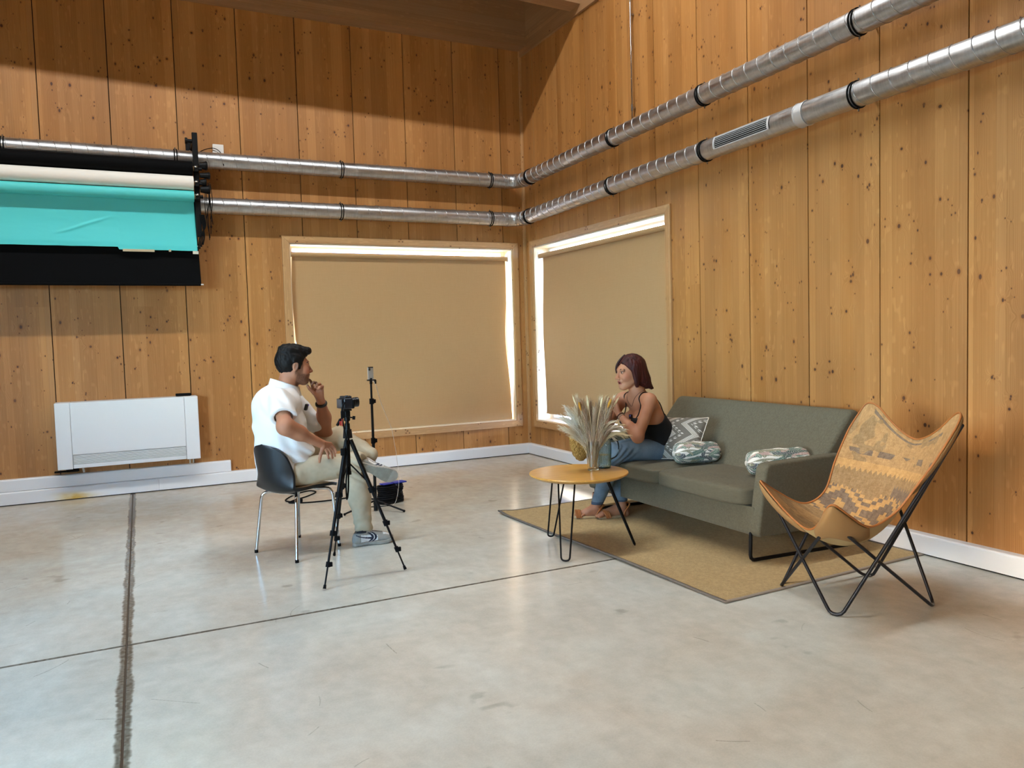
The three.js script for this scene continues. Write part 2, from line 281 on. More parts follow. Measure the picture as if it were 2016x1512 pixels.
// built for an opening on a wall in the plane z = 0 looking to +z, then turned
const tinted = MP(0xfff3de, 0.02, { transmission: 1, thickness: 0, ior: 1.5 });
function windowUnit(name, w, h, turn, pos, pane = glass) {
  const g = struct(name); g.position.set(...pos); g.rotation.y = turn;
  const c = 0.073, o = 0.012, d = TH + WD;
  const mitre = (pts, t = 0.02) => extrude(shapeOf(pts), t, 0.003, 2).translate(0, 0, 0);
  part('head_casing', woodUV(mitre([[-c, h + c], [0, h], [w, h], [w + c, h + c]]), 'x'), caseMat, g);
  part('side_casing', woodUV(mitre([[-c, -c], [0, 0], [0, h], [-c, h + c]]), 'y'), caseMat, g);
  part('side_casing', woodUV(mitre([[w + c, -c], [w + c, h + c], [w, h], [w, 0]]), 'y'), caseMat, g);
  part('sill_casing', woodUV(mitre([[-c, -c], [w + c, -c], [w, 0], [0, 0]], 0.022), 'x'), caseMat, g);
  part('reveal_board', woodUV(boxAB([0, 0, -d], [o, h, 0.002]), 'y'), glareRevealMat, g);
  part('reveal_board', woodUV(boxAB([w - o, 0, -d], [w, h, 0.002]), 'y'), glareRevealMat, g);
  part('reveal_board', woodUV(boxAB([o, h - o, -d], [w - o, h, 0.002]), 'x'), glareRevealMat, g);
  part('reveal_board', woodUV(boxAB([o, 0, -d], [w - o, o, 0.002]), 'x'), glareRevealMat, g);
  const f = 0.05, ft = 0.018, z0 = -d + 0.02, z1 = z0 + 0.06, a = o, b = w - o, y0 = o, y1 = h - o;
  for (const q of [boxAB([a, y0, z0], [a + f, y1, z1]), boxAB([b - f, y0, z0], [b, y1, z1]), boxAB([a + f, y0, z0], [b - f, y0 + ft, z1]), boxAB([a + f, y1 - ft, z0], [b - f, y1, z1])]) part('window_frame', q, frameWhite, g);
  part('pane', boxAB([a + f, y0 + ft, z0 + 0.025], [b - f, y1 - ft, z0 + 0.033]), pane, g);
}
windowUnit('window_1', win1.a1 - win1.a0, win1.y1 - win1.y0, 0, [win1.a0, win1.y0, 0]);
windowUnit('window_2', win2.a1 - win2.a0, win2.y1 - win2.y0, -Math.PI / 2, [0, win2.y0, win2.a0]);
windowUnit('window_3', win3.a1 - win3.a0, win3.y1 - win3.y0, Math.PI / 2, [X0, win3.y0, win3.a1], tinted);

const blindTex = tex(256, 256, (u, v) => { const a = vnoise(u * 128, v * 6, 3), b = vnoise(u * 6, v * 128, 4), c = ((Math.floor(u * 128) + Math.floor(v * 128)) & 1) * 4; return [180 + (a + b - 1) * 3 + c, 144 + (a + b - 1) * 3 + c, 99 + (a + b - 1) * 3 + c]; }, true, 6, 5);
const blindMat = MP(0xffffff, 0.95, { map: blindTex, transmission: 0.07, thickness: 0, side: THREE.DoubleSide });
function blind(label, turn, pos, x0, x1, yTop, yBot, edge) {
  const g = thing('roller_blind', label, 'blind', pos, turn);
  const r = 0.026, zc = -0.045;
  part('roller', cyl([x0 - 0.015, yTop, zc], [x1 + 0.015, yTop, zc], r, r, 28), blindMat, g);
  for (const x of [x0 - 0.02, x1 + 0.02]) part('bracket', rbox(0.012, 0.085, 0.05, 0.004, x, yTop + 0.01, zc), M(0xd8d2c4, 0.5), g);
  const zf = zc - r + 0.003, f = (u, v) => { const y = lerp(yBot, yTop, v); const e = edge(u, v); return [lerp(x0, x1, u) + e, y, zf - 0.012 * Math.sin(Math.PI * v) * Math.sin(Math.PI * u) * 0 + 0.006 * Math.sin(9 * v + 3 * u) * (1 - v) * (u > 0.9 ? 1 : 0.3)]; };
  part('fabric', sheet(f, 60, 40, 0.0012), blindMat, g);
  part('bottom_bar', cyl([x0 + 0.02, yBot + 0.003, zf], [x1 - 0.02 + edge(1, 0), yBot + 0.003, zf], 0.008, 0.008, 12), blindMat, g);
}
blind('beige roller blind drawn down over the window in the back wall behind the tripods', 0, [0, 0, 0], -2.700, -0.245, 2.306, 0.418, (u, v) => (u > 0.5 ? 1 : 0) * (u - 0.5) * 2 * (0.02 * Math.sin(v * 9) * (v < 0.75 ? 1 : 0.4) + 0.045 * (1 - v) ** 6) + (u < 0.5 ? (0.5 - u) * 2 : 0) * (-0.012 * Math.cos(v * 8)));
blind('beige roller blind drawn down over the window in the right wall behind the woman', -Math.PI / 2, [0, 0, 0], 0.285, 2.668, 2.312, 0.495, (u, v) => (u < 0.5 ? (0.5 - u) * 2 : 0) * (0.02 * Math.sin(v * 7 + 1)));
// ---------------------------------------------------------------- baseboards (white cable trunking) and corner trim
const white = M(0xe9ebec, 0.35);
function profile(len, h, d, y0) { // along +x, wall at z = 0
  const s = new THREE.Shape(); s.moveTo(0, y0); s.lineTo(d, y0); s.lineTo(d, y0 + h - 0.016); s.quadraticCurveTo(d, y0 + h, d - 0.016, y0 + h); s.lineTo(0, y0 + h); s.closePath();
  return new THREE.ExtrudeGeometry(s, { depth: len, bevelEnabled: false, curveSegments: 6 }).rotateY(Math.PI / 2).scale(1, 1, 1).translate(0, 0, 0);
}
const stainTex = tex(512, 64, (u, v) => { const x = u * 2, y = v * 0.13; const a = Math.exp(-(((x - 1.27 - 0.03 * Math.sin(y * 60)) / 0.12) ** 2)) * sstep(0.10, 0.01, y) * (0.5 + 0.8 * fbm(x * 20, y * 40, 5, 3)); const k = clamp(a, 0, 1); return [lerp(233, 205, k), lerp(235, 165, k), lerp(236, 70, k)]; });
{
  const D = 0.06, HB = 0.114;
  const bb = struct('baseboard_back'), br = struct('baseboard_right');
  // extruded along -x..: profile() runs along +x with depth axis toward -z after the turn, so mirror it to +z
  const back = (x0, x1, y0, h, d) => { const g = profile(x1 - x0, h, d, y0); g.scale(1, 1, -1); const idx = g.index; if (!idx) { const p = g.attributes.position.array, n = g.attributes.normal.array, q = g.attributes.uv.array; for (let t = 0; t < p.length; t += 9) for (let k = 0; k < 3; k++) { [p[t + 3 + k], p[t + 6 + k]] = [p[t + 6 + k], p[t + 3 + k]]; [n[t + 3 + k], n[t + 6 + k]] = [n[t + 6 + k], n[t + 3 + k]]; } } return g.translate(x0, 0, 0); };
  let x = -0.07; const lens = [2.0, 2.0, 2.0, 1.5];
  lens.forEach((l, i) => {
    const g = back(x - l + 0.0015, x, 0.009, HB, D);
    const st = i === 2; if (st) planar(g, 'x', 'y', 2, 0.13, -(x - l), 0);
    part('baseboard_length', g, st ? M(0xffffff, 0.35, { map: stainTex }) : white, bb); x -= l;
  });
  part('gap_shade_strip', boxAB([X0, 0, 0], [-0.05, 0.009, D - 0.012]), M(0x111111, 0.9), bb);  // black strip painted in for the shade in the gap under the baseboard
  const rt = (z0, z1) => { const g = back(0, z1 - z0, 0.009, HB, D); g.rotateY(-Math.PI / 2).translate(0, 0, z0); return g; };
  let z = 0.07; [1.9, 2, 2.0, 2.0, 2.0].forEach((l) => { part('baseboard_length', rt(z, z + l - 0.0015), white, br); z += l; });
  part('gap_shade_strip', boxAB([-(D - 0.012), 0, 0.05], [0, 0.009, Z1 - 0.3]), M(0x111111, 0.9), br);  // same black strip, standing for shade along the right wall
  const cs = new THREE.Shape(); cs.moveTo(0, 0); cs.lineTo(-0.07, 0); cs.lineTo(-0.07, -D); cs.quadraticCurveTo(-D, -D, -D, -0.07); cs.lineTo(0, -0.07); cs.closePath();
  part('corner_piece', extrude(cs, HB + 0.001, 0.006, 3).rotateX(-Math.PI / 2).translate(0, 0.009, 0), white, bb);
  const t2 = struct('trim_1'); let a = -3.41; for (const l of [2.0, 2.0]) { part('trunking_length', back(a - l + 0.0015, a, 0.126, 0.108, 0.05), white, t2); a -= l; }
  part('end_cap', rbox(0.004, 0.108, 0.05, 0.0015, -3.408, 0.18, 0.025), M(0xd4d6d8, 0.4), t2);
  const t3 = struct('trim_2'); part('corner_batten', woodUV(rboxAB([-0.032, 0.125, 0.0], [0, 4.7, 0.03], 0.003), 'y'), caseMat, t3);
}
// ---------------------------------------------------------------- spiral ducts
const galvTex = tex(256, 256, (u, v) => { const c = fbm(u * 9, v * 9, 12, 4) - 0.5, d = vnoise(u * 3, v * 140, 9) - 0.5; return grey(196 + c * 40 + d * 14); }, true, 3, 2);
const galvRough = tex(128, 128, (u, v) => grey(84 + 60 * (fbm(u * 8, v * 8, 22, 3) - 0.3)), false, 3, 2);
const galv = M(0xffffff, 1, { map: galvTex, roughnessMap: galvRough, metalness: 1 });
const black = MP(0x040405, 0.5, { specularIntensity: 0.5 }), blackMatte = MP(0x040404, 0.85, { specularIntensity: 0.4 }), rubber = MP(0x050506, 0.75, { specularIntensity: 0.4 }), steel = M(0xb4b6ba, 0.25, { metalness: 1 }), chrome = M(0xd8dadd, 0.12, { metalness: 1 });
const DR = 0.077, DO = 0.15;
function ductRun(A, B, plain = false) {
  const a = V(...A), b = V(...B), L = a.distanceTo(b), geos = [cyl(A, B, DR, DR, 40, true)];
  if (!plain) {
    const t = b.clone().sub(a).normalize(), up = V(0, 1, 0).addScaledVector(t, -t.y).normalize(), s = t.clone().cross(up), n = Math.max(8, Math.round(L / 0.125 * 22)), pts = [];
    for (let i = 0; i <= n; i++) { const d = L * i / n, w = (d / 0.125) * 2 * Math.PI; pts.push(a.clone().addScaledVector(t, d).addScaledVector(up, (DR + 0.0008) * Math.cos(w)).addScaledVector(s, (DR + 0.0008) * Math.sin(w))); }
    geos.push(new THREE.TubeGeometry(new THREE.CatmullRomCurve3(pts), n, 0.0042, 4, false));
  }
  return geos;
}
function clampOn(parent, P, dir, wallDir) {
  const t = V(...dir).normalize(), q = new THREE.Quaternion().setFromUnitVectors(V(0, 0, 1), t), g = [];
  for (const o of [-0.011, 0.011]) g.push(new THREE.TorusGeometry(DR + 0.004, 0.005, 8, 40).applyQuaternion(q).translate(P[0] + t.x * o, P[1] + t.y * o, P[2] + t.z * o));
  const c = part('clamp', g, rubber, parent);
  const k = V(...wallDir);
  for (const s of [1, -1]) part('bolt', cyl([P[0] + k.x * 0.01, P[1] + s * (DR + 0.004), P[2] + k.z * 0.01], [P[0] + k.x * 0.01, P[1] + s * (DR + 0.024), P[2] + k.z * 0.01], 0.006, 0.006, 8), steel, c);
  part('standoff', cyl([P[0] + k.x * DR, P[1], P[2] + k.z * DR], [P[0] + k.x * DO, P[1], P[2] + k.z * DO], 0.006, 0.006, 8), steel, c);
}
function duct(label, y, ys, zs, xs, lower) {
  const g = thing('ventilation_duct', label, 'duct', [0, 0, 0]);
  const yr = (z) => y + ys * (Math.min(z, 6) - 0.3), E = 0.16;
  const px = [...xs, -DO - E].sort((a, b) => a - b);
  part('duct_section', ductRun([-7.55, y + 0.02, DO], [px[0], y + 0.012, DO]), galv, g);
  for (let i = 0; i + 1 < px.length; i++) part('duct_section', ductRun([px[i], y, DO], [px[i + 1], y, DO]), galv, g);
  for (const x of xs) clampOn(g, [x, y, DO], [1, 0, 0], [0, 0, -1]);
  const pts = []; for (let i = 0; i <= 8; i++) { const a = Math.PI / 2 * i / 8; pts.push(V(-DO - E + E * Math.sin(a), y, DO + E - E * Math.cos(a))); }
  const elbow = [new THREE.TubeGeometry(new THREE.CatmullRomCurve3(pts), 20, DR + 0.002, 36, false)];
  for (const k of [0, 4, 8]) { const a = Math.PI / 2 * k / 8; elbow.push(new THREE.TorusGeometry(DR + 0.003, 0.0035, 6, 36).rotateY(Math.PI / 2 - a).translate(-DO - E + E * Math.sin(a), y, DO + E - E * Math.cos(a))); }
  part('elbow', elbow, galv, g);
  const pz = [DO + E, ...zs, 9.38].sort((a, b) => a - b);
  for (let i = 0; i + 1 < pz.length; i++) part('duct_section', ductRun([-DO, yr(pz[i]), pz[i]], [-DO, yr(pz[i + 1]), pz[i + 1]], lower && Math.abs(pz[i] - 3.403) < 0.01), galv, g);
  for (const z of zs) clampOn(g, [-DO, yr(z), z], [0, ys, 1], [1, 0, 0]);
  if (lower) {
    const z0 = 3.585, z1 = 4.135, cut = (a, b, rr, p0, p1) => { const s = sheet((u, v) => { const f = lerp(p0, p1, u), z = lerp(a, b, v); return [-DO - rr * Math.cos(f), yr(z) + rr * Math.sin(f), z]; }, 10, 8, 0.003); return s; };
    const gr = part('grille', cut(z0, z1, DR + 0.002, -0.42, 0.62), M(0x0a0a0a, 0.9), g);  // black sheet stands for the unlit hole behind the slats
    part('grille_frame', [cut(z0 - 0.012, z0 + 0.006, DR + 0.006, -0.5, 0.7), cut(z1 - 0.006, z1 + 0.012, DR + 0.006, -0.5, 0.7), cut(z0, z1, DR + 0.006, -0.5, -0.4), cut(z0, z1, DR + 0.006, 0.6, 0.7)], M(0xc9ccd0, 0.4), gr);
    for (let i = 0; i < 6; i++) { const p = -0.3 + i * 0.165; part('slat', cut(z0, z1, DR + 0.005, p, p + 0.034), M(0xc4c7cb, 0.4), gr); }
    part('joint_collar', [cyl([-DO, yr(4.36), 4.36], [-DO, yr(4.43), 4.43], DR + 0.003, DR + 0.003, 40, true), ...[4.36, 4.43].map((z) => new THREE.TorusGeometry(DR + 0.003, 0.004, 6, 40).translate(-DO, yr(z), z))], M(0xd2d4d6, 0.5, { metalness: 0.6 }), g);
  }
}
duct('upper galvanised spiral duct running along both walls and round the corner', 3.165, 0.0175, [0.46, 2.118, 3.383, 4.823, 6.6, 8.2], [-0.51, -2.2, -3.78, -5.16, -6.8], false);
duct('lower galvanised spiral duct with a slotted grille just above the two windows', 2.735, 0.0165, [0.42, 2.084, 3.403, 4.814, 6.5, 8.2], [-0.516, -2.22, -3.9, -5.4, -6.9], true);
{
  const g = thing('conduit_pipe', 'thin vertical metal conduit on the right wall above the upper duct', 'pipe', [-0.035, 3.27, 2.265]);
  part('pipe', cyl([0, 0, 0], [0, 1.35, 0], 0.0075, 0.0075, 12), chrome, g);
  part('pipe_clip', [box(0.03, 0.014, 0.024, 0.014, 0.17, 0), box(0.03, 0.014, 0.024, 0.014, 1.0, 0)], steel, g);
  part('coupling', cyl([0, 0.14, 0], [0, 0.2, 0], 0.011, 0.011, 12), steel, g);
}
// ---------------------------------------------------------------- wall heater
{
  const g = thing('fan_heater', 'white slim wall heater mounted low on the back wall above the baseboard', 'heater', [-4.295, 0.3, 0]);
  const w = 1.2, h = 0.604, d = 0.2, sw = 0.122, wm = M(0xe2e4e4, 0.4), lineM = M(0x9a9ea5, 0.5);
  part('back_body', boxAB([-w / 2 + 0.01, 0.01, 0.002], [w / 2 - 0.01, h - 0.01, 0.17]), M(0xcfd2d6, 0.5), g);
  for (const s of [-1, 1]) part('side_panel', rboxAB([s > 0 ? w / 2 - sw : -w / 2, 0, 0.012], [s > 0 ? w / 2 : -w / 2 + sw, h, d], 0.006), wm, g);
  part('front_panel', rboxAB([-w / 2 + sw + 0.0015, 0.128, 0.1], [w / 2 - sw - 0.0015, h, d], 0.004), wm, g);
  part('top_panel', rboxAB([-w / 2 + sw, h - 0.02, 0.012], [w / 2 - sw, h, d - 0.004], 0.004), wm, g);
  const l = part('louver', rboxAB([-w / 2 + sw + 0.003, 0.004, 0.12], [w / 2 - sw - 0.003, 0.042, d - 0.006], 0.004), wm, g);
  const gr = part('air_grille', boxAB([-w / 2 + sw + 0.003, 0.04, 0.13], [w / 2 - sw - 0.003, 0.126, d - 0.035]), lineM, g);
  for (let i = 0; i < 7; i++) part('slat', rbox(w - 2 * sw - 0.008, 0.0085, 0.03, 0.003, 0, 0.049 + i * 0.0115, d - 0.018), wm, gr);
  part('latch', rbox(0.135, 0.026, 0.06, 0.006, w / 2 - 0.12, h + 0.014, 0.07), blackMatte, g);
  part('pipe_bracket', [rbox(0.1, 0.035, 0.07, 0.008, -w / 2 + 0.11, -0.018, 0.09), rbox(0.2, 0.012, 0.05, 0.004, -w / 2 + 0.06, -0.036, 0.03)], blackMatte, g);
  part('pipe_stub', [cyl([w / 2 - 0.09, 0.01, 0.09], [w / 2 - 0.09, -0.055, 0.09], 0.007), cyl([w / 2 - 0.06, 0.01, 0.09], [w / 2 - 0.06, -0.05, 0.09], 0.007), cyl([-w / 2 + 0.19, 0.02, 0.09], [-w / 2 + 0.2, -0.05, 0.07], 0.01)], M(0xbdb9ae, 0.5), g);
}
// ---------------------------------------------------------------- junction box
{
  const g = thing('junction_box', 'small white junction box with black cables just above the upper duct', 'junction box', [-3.38, 3.305, 0]);
  part('box_body', rboxAB([-0.052, -0.05, 0], [0.052, 0.05, 0.035], 0.008), M(0xeceae4, 0.5), g);
  part('cable', wire([[-0.17, -0.035, 0.03], [-0.1, -0.005, 0.045], [-0.03, 0.0, 0.055], [0.02, -0.04, 0.06], [0.025, -0.1, 0.1], [0.02, -0.2, 0.25]], 0.004, 40, 6), blackMatte, g);
}
// ---------------------------------------------------------------- backdrop rolls on their wall holder
{
  const xe = -3.655, xl = -6.35, zc = 0.42;
  const hold = (label, x, chains) => {
    const g = thing('backdrop_holder', label, 'backdrop holder', [x, 0, 0]);
    part('post', rboxAB([-0.02, 2.40, 0.36], [0.028, 3.36, 0.395], 0.006), black, g);
    part('wall_arm', [rboxAB([-0.012, 3.28, 0.0], [0.012, 3.32, 0.37], 0.004), rboxAB([-0.012, 2.56, 0.0], [0.012, 2.6, 0.37], 0.004), rboxAB([-0.05, 3.22, 0.0], [0.05, 3.36, 0.008], 0.003), rboxAB([-0.05, 2.5, 0.0], [0.05, 2.64, 0.008], 0.003)], black, g);
    for (const y of [3.02, 2.885, 2.765]) {
      part('roll_hook', [rboxAB([-0.016, y - 0.03, 0.385], [0.02, y + 0.03, zc + 0.03], 0.006), cyl([-0.03, y, zc], [0.05, y, zc], 0.016, 0.016, 14)], black, g);
      part('axle_tip', sph(0.013, -0.004, y + 0.012, zc + 0.032, 1.3, 0.8, 1), chrome, g);
    }
    part('top_knob', [cyl([-0.02, 3.28, 0.38], [-0.075, 3.28, 0.38], 0.018, 0.018, 14), cyl([-0.06, 3.28, 0.38], [-0.08, 3.28, 0.38], 0.03, 0.03, 8)], black, g);
    if (chains) {
      for (const [y, r, dx] of [[3.055, 0.040, 0.085], [2.965, 0.030, 0.105], [2.90, 0.036, 0.07], [2.835, 0.040, 0.10]]) part('chain_wheel', [cyl([0.03, y, zc - 0.01], [dx, y, zc - 0.01], r * 0.7, r, 22), cyl([dx, y, zc - 0.01], [dx + 0.016, y, zc - 0.01], r, r * 0.9, 22), new THREE.TorusGeometry(r * 0.95, 0.006, 6, 24).rotateY(Math.PI / 2).translate(dx + 0.005, y, zc - 0.01)], black, g);
      const R = rng(4), c = [];
      for (let i = 0; i < 7; i++) { const x = 0.03 + 0.09 * R(), y0 = 2.95 - 0.14 * R(), L = 0.18 + 0.4 * R(); c.push(wire([[x, y0, zc], [x + 0.03 * (R() - 0.5), y0 - L * 0.5, zc + 0.02], [x + 0.06 * (R() - 0.5), y0 - L, zc + 0.01]], 0.0035, 16, 5)); }
      for (let i = 0; i < 4; i++) c.push(wire([[0.02 + 0.01 * i, 2.6, 0.4], [0.035 + 0.008 * i, 2.5, 0.41], [0.045 - 0.012 * i, 2.4, 0.41], [0.03 - 0.015 * i, 2.33 - 0.02 * i, 0.405]], 0.006, 14, 6));
      part('pull_chain', c, blackMatte, g);
    }
  };
  hold('black wall holder with chain wheels at the right end of the backdrop rolls', -3.625, true);
  const roll = (label, y, r, mat) => { const g = thing('backdrop_roll', label, 'backdrop', [0, y, zc]); part('roll', cyl([xl, 0, 0], [xe, 0, 0], r, r, 48), mat, g); part('core_tube', cyl([xl - 0.03, 0, 0], [xe + 0.018, 0, 0], 0.022, 0.022, 18), M(0x8c7350, 0.8), g); return g; };
  const bpm = MP(0x020203, 0.8, { specularIntensity: 0.25 }), wpm = M(0xe9e4da, 0.7), tqm = M(0x4fcac9, 0.6), tbm = M(0xbfae8e, 0.8);
  const sag = (u, v, a) => a * Math.sin(u * 7 + 1) * (1 - v) + a * 0.6 * Math.sin(u * 17 + v * 4) * (1 - v);
  {
    const g = roll('black paper backdrop roll, topmost, its long sheet hanging behind the turquoise one', 3.02, 0.064, bpm);
    part('hanging_paper', sheet((u, v) => [lerp(xl, xe + 0.005 + 0.03 * (1 - v), u), lerp(1.955 - 3.02, 0.0, v), -0.064 - 0.038 * sstep(1, 0.88, v) + sag(u, v, 0.003)], 60, 30, 0.0015), bpm, g);
    part('bottom_tube', cyl([xl, 1.962 - 3.02, -0.102], [xe + 0.03, 1.962 - 3.02, -0.102], 0.013, 0.013, 14), bpm, g);
    part('tube_end', cyl([xe + 0.03, 1.962 - 3.02, -0.102], [xe + 0.055, 1.962 - 3.02, -0.102], 0.007, 0.007, 10), wpm, g);
  }
  roll('white paper backdrop roll, rolled up between the black and the turquoise roll', 2.885, 0.066, wpm);
  {
    const g = roll('turquoise paper backdrop roll, lowest, its sheet hanging down half way', 2.765, 0.05, tqm);
    const R0 = 2.765, yb = (x) => 2.268 - R0 + (x > -4.30 ? 0 : 0.022) + 0.004 * vnoise(x * 9, 1, 5);
    part('hanging_paper', sheet((u, v) => { const x = lerp(xl, xe + 0.012 * (1 - v), u), y = lerp(yb(x), -0.005, v); let z = -0.052 - 0.02 * Math.sin(Math.PI * Math.min(1, (1 - v) * 1.1)) + 0.006 * (fbm(x * 3, v * 5, 8, 3) - 0.5) * sstep(1, 0.5, v); z += 0.016 * sstep(0.97, 1, u) * (1 - v); const cr = (x + 4.62) - (v - 0.36) * 1.2; z += 0.010 * Math.exp(-((cr / 0.035) ** 2)) * sstep(0.2, 0.3, v) * sstep(0.62, 0.45, v); return [x, y, z]; }, 260, 60, 0.0012), tqm, g);
    part('paper_tape', [rbox(0.26, 0.022, 0.003, 0.001, -4.14, 2.268 - R0 - 0.004, -0.05), rbox(0.02, 0.02, 0.003, 0.001, -3.88, 2.268 - R0, -0.05)], tbm, g);
    part('tape_end', [rbox(0.05, 0.03, 0.004, 0.001, xe - 0.005, 2.268 - R0 - 0.012, -0.045), rbox(0.012, 0.014, 0.01, 0.002, xe + 0.03, 2.31 - R0, -0.05)], M(0xe6ddc8, 0.7), g);
    part('paper_rod', cyl([xe - 0.02, 2.315 - R0, -0.056], [xe + 0.05, 2.315 - R0, -0.056], 0.006, 0.006, 10), wpm, g);
  }
}
// ---------------------------------------------------------------- rug
const rugTex = tex(512, 512, (u, v) => { const a = Math.sin(u * 512 * Math.PI / 3.2 + 1.5 * vnoise(u * 60, v * 60, 2)), b = Math.sin(v * 512 * Math.PI / 4), n = fbm(u * 40, v * 40, 4, 3) - 0.5, m = vnoise(u * 256, v * 256, 8) - 0.5; const g = a * b * 9 + n * 26 + m * 34; return [178 + g, 153 + g * 0.95, 108 + g * 0.8]; }, true, 3, 4);
const rugBump = tex(512, 512, (u, v) => grey(128 + 60 * Math.sin(u * 512 * Math.PI / 3.2) * Math.sin(v * 512 * Math.PI / 4) + 60 * (vnoise(u * 256, v * 256, 8) - 0.5)), false, 3, 4);
{
  const W = 1.58, L = 2.5, g = thing('jute_rug', 'tan woven jute rug with a grey cloth border under the sofa', 'rug', [-0.895, 0, 3.98], 0.036);
  const rise = (x, z) => 0.012 * sstep(-W / 2 + 0.10, -W / 2, x) * (0.25 + 0.75 * Math.max(0, Math.sin(z * 2.1 + 0.9))) + 0.014 * Math.exp(-(((x + W / 2) / 0.1) ** 2) - ((z + L / 2) / 0.1) ** 2);
  const surf = (x0, x1, z0, z1, y) => (u, v) => { const x = lerp(x0, x1, u), z = lerp(z1, z0, v); return [x, y + rise(x, z), z]; };
  const ru = sheet(surf(-W / 2, W / 2, -L / 2, L / 2, 0.0045), 30, 40, 0.007);
  part('weave', ru, M(0xffffff, 0.95, { map: rugTex, bumpMap: rugBump, bumpScale: 0.003 }), g);
  const bm = M(0x6f665c, 0.9), bl = M(0x9b9082, 0.9), w = 0.015;
  part('border_strip', sheet(surf(-W / 2 - 0.003, -W / 2 + w, -L / 2, L / 2, 0.0055), 3, 40, 0.009), bm, g);
  part('border_strip', sheet(surf(W / 2 - w, W / 2 + 0.003, -L / 2, L / 2, 0.0055), 3, 20, 0.009), bm, g);
  part('border_strip', sheet(surf(-W / 2, W / 2, L / 2 - w, L / 2 + 0.003, 0.0055), 30, 3, 0.009), bl, g);
  part('border_strip', sheet(surf(-W / 2, W / 2, -L / 2 - 0.003, -L / 2 + w, 0.0055), 30, 3, 0.009), bm, g);
}
// ---------------------------------------------------------------- sofa
const weaveTex = tex(256, 256, (u, v) => { const a = ((Math.floor(u * 128) + Math.floor(v * 128)) & 1) * 8, n = (fbm(u * 30, v * 30, 5, 3) - 0.5) * 16 + (vnoise(u * 256, v * 90, 7) - 0.5) * 14; return [92 + a + n, 87 + a + n, 69 + a + n * 0.9]; }, true, 4, 4);
const sofaMat = MP(0xffffff, 0.92, { map: weaveTex, sheen: 0.1, sheenRoughness: 0.6, sheenColor: new THREE.Color(0.5, 0.52, 0.45) });
const RUG = 0.0085;
function pillowBox(a, b, r, puff) { // rounded box whose top bulges
  const w = b[0] - a[0], h = b[1] - a[1], d = b[2] - a[2], g = new RoundedBoxGeometry(w, h, d, 10, r);
  // refine the flat faces
  const P = g.attributes.position; for (let i = 0; i < P.count; i++) { const x = P.getX(i) / (w / 2), y = P.getY(i) / (h / 2), z = P.getZ(i) / (d / 2); const k = (1 - x * x) * (1 - z * z); P.setY(i, P.getY(i) + (y > 0 ? puff * k : 0)); }
  g.computeVertexNormals(); return g.translate((a[0] + b[0]) / 2, (a[1] + b[1]) / 2, (a[2] + b[2]) / 2);
}
function superBox(w, h, d, n, puff, seat, seed) { // superellipsoid cushion, with a seat dent
  const g = new THREE.SphereGeometry(1, 72, 48), P = g.attributes.position;
  for (let i = 0; i < P.count; i++) {
    let x = P.getX(i), y = P.getY(i), z = P.getZ(i); const k = Math.pow(Math.abs(x) ** n + Math.abs(y) ** n + Math.abs(z) ** n, -1 / n); x *= k; y *= k; z *= k;
    let Y = y * h / 2 * (1 + (y > 0 ? puff : 0) * (1 - x * x) * (1 - z * z)); Y += 0.004 * noise3(x * 2.2, y * 2, z * 2.2, seed) ;
    if (y > 0 && seat) Y -= seat * Math.exp(-((x - 0.2) ** 2 + z * z) * 2.2) * y;
    P.setXYZ(i, x * w / 2, Y, z * d / 2);
  }
  g.computeVertexNormals(); return g;
}
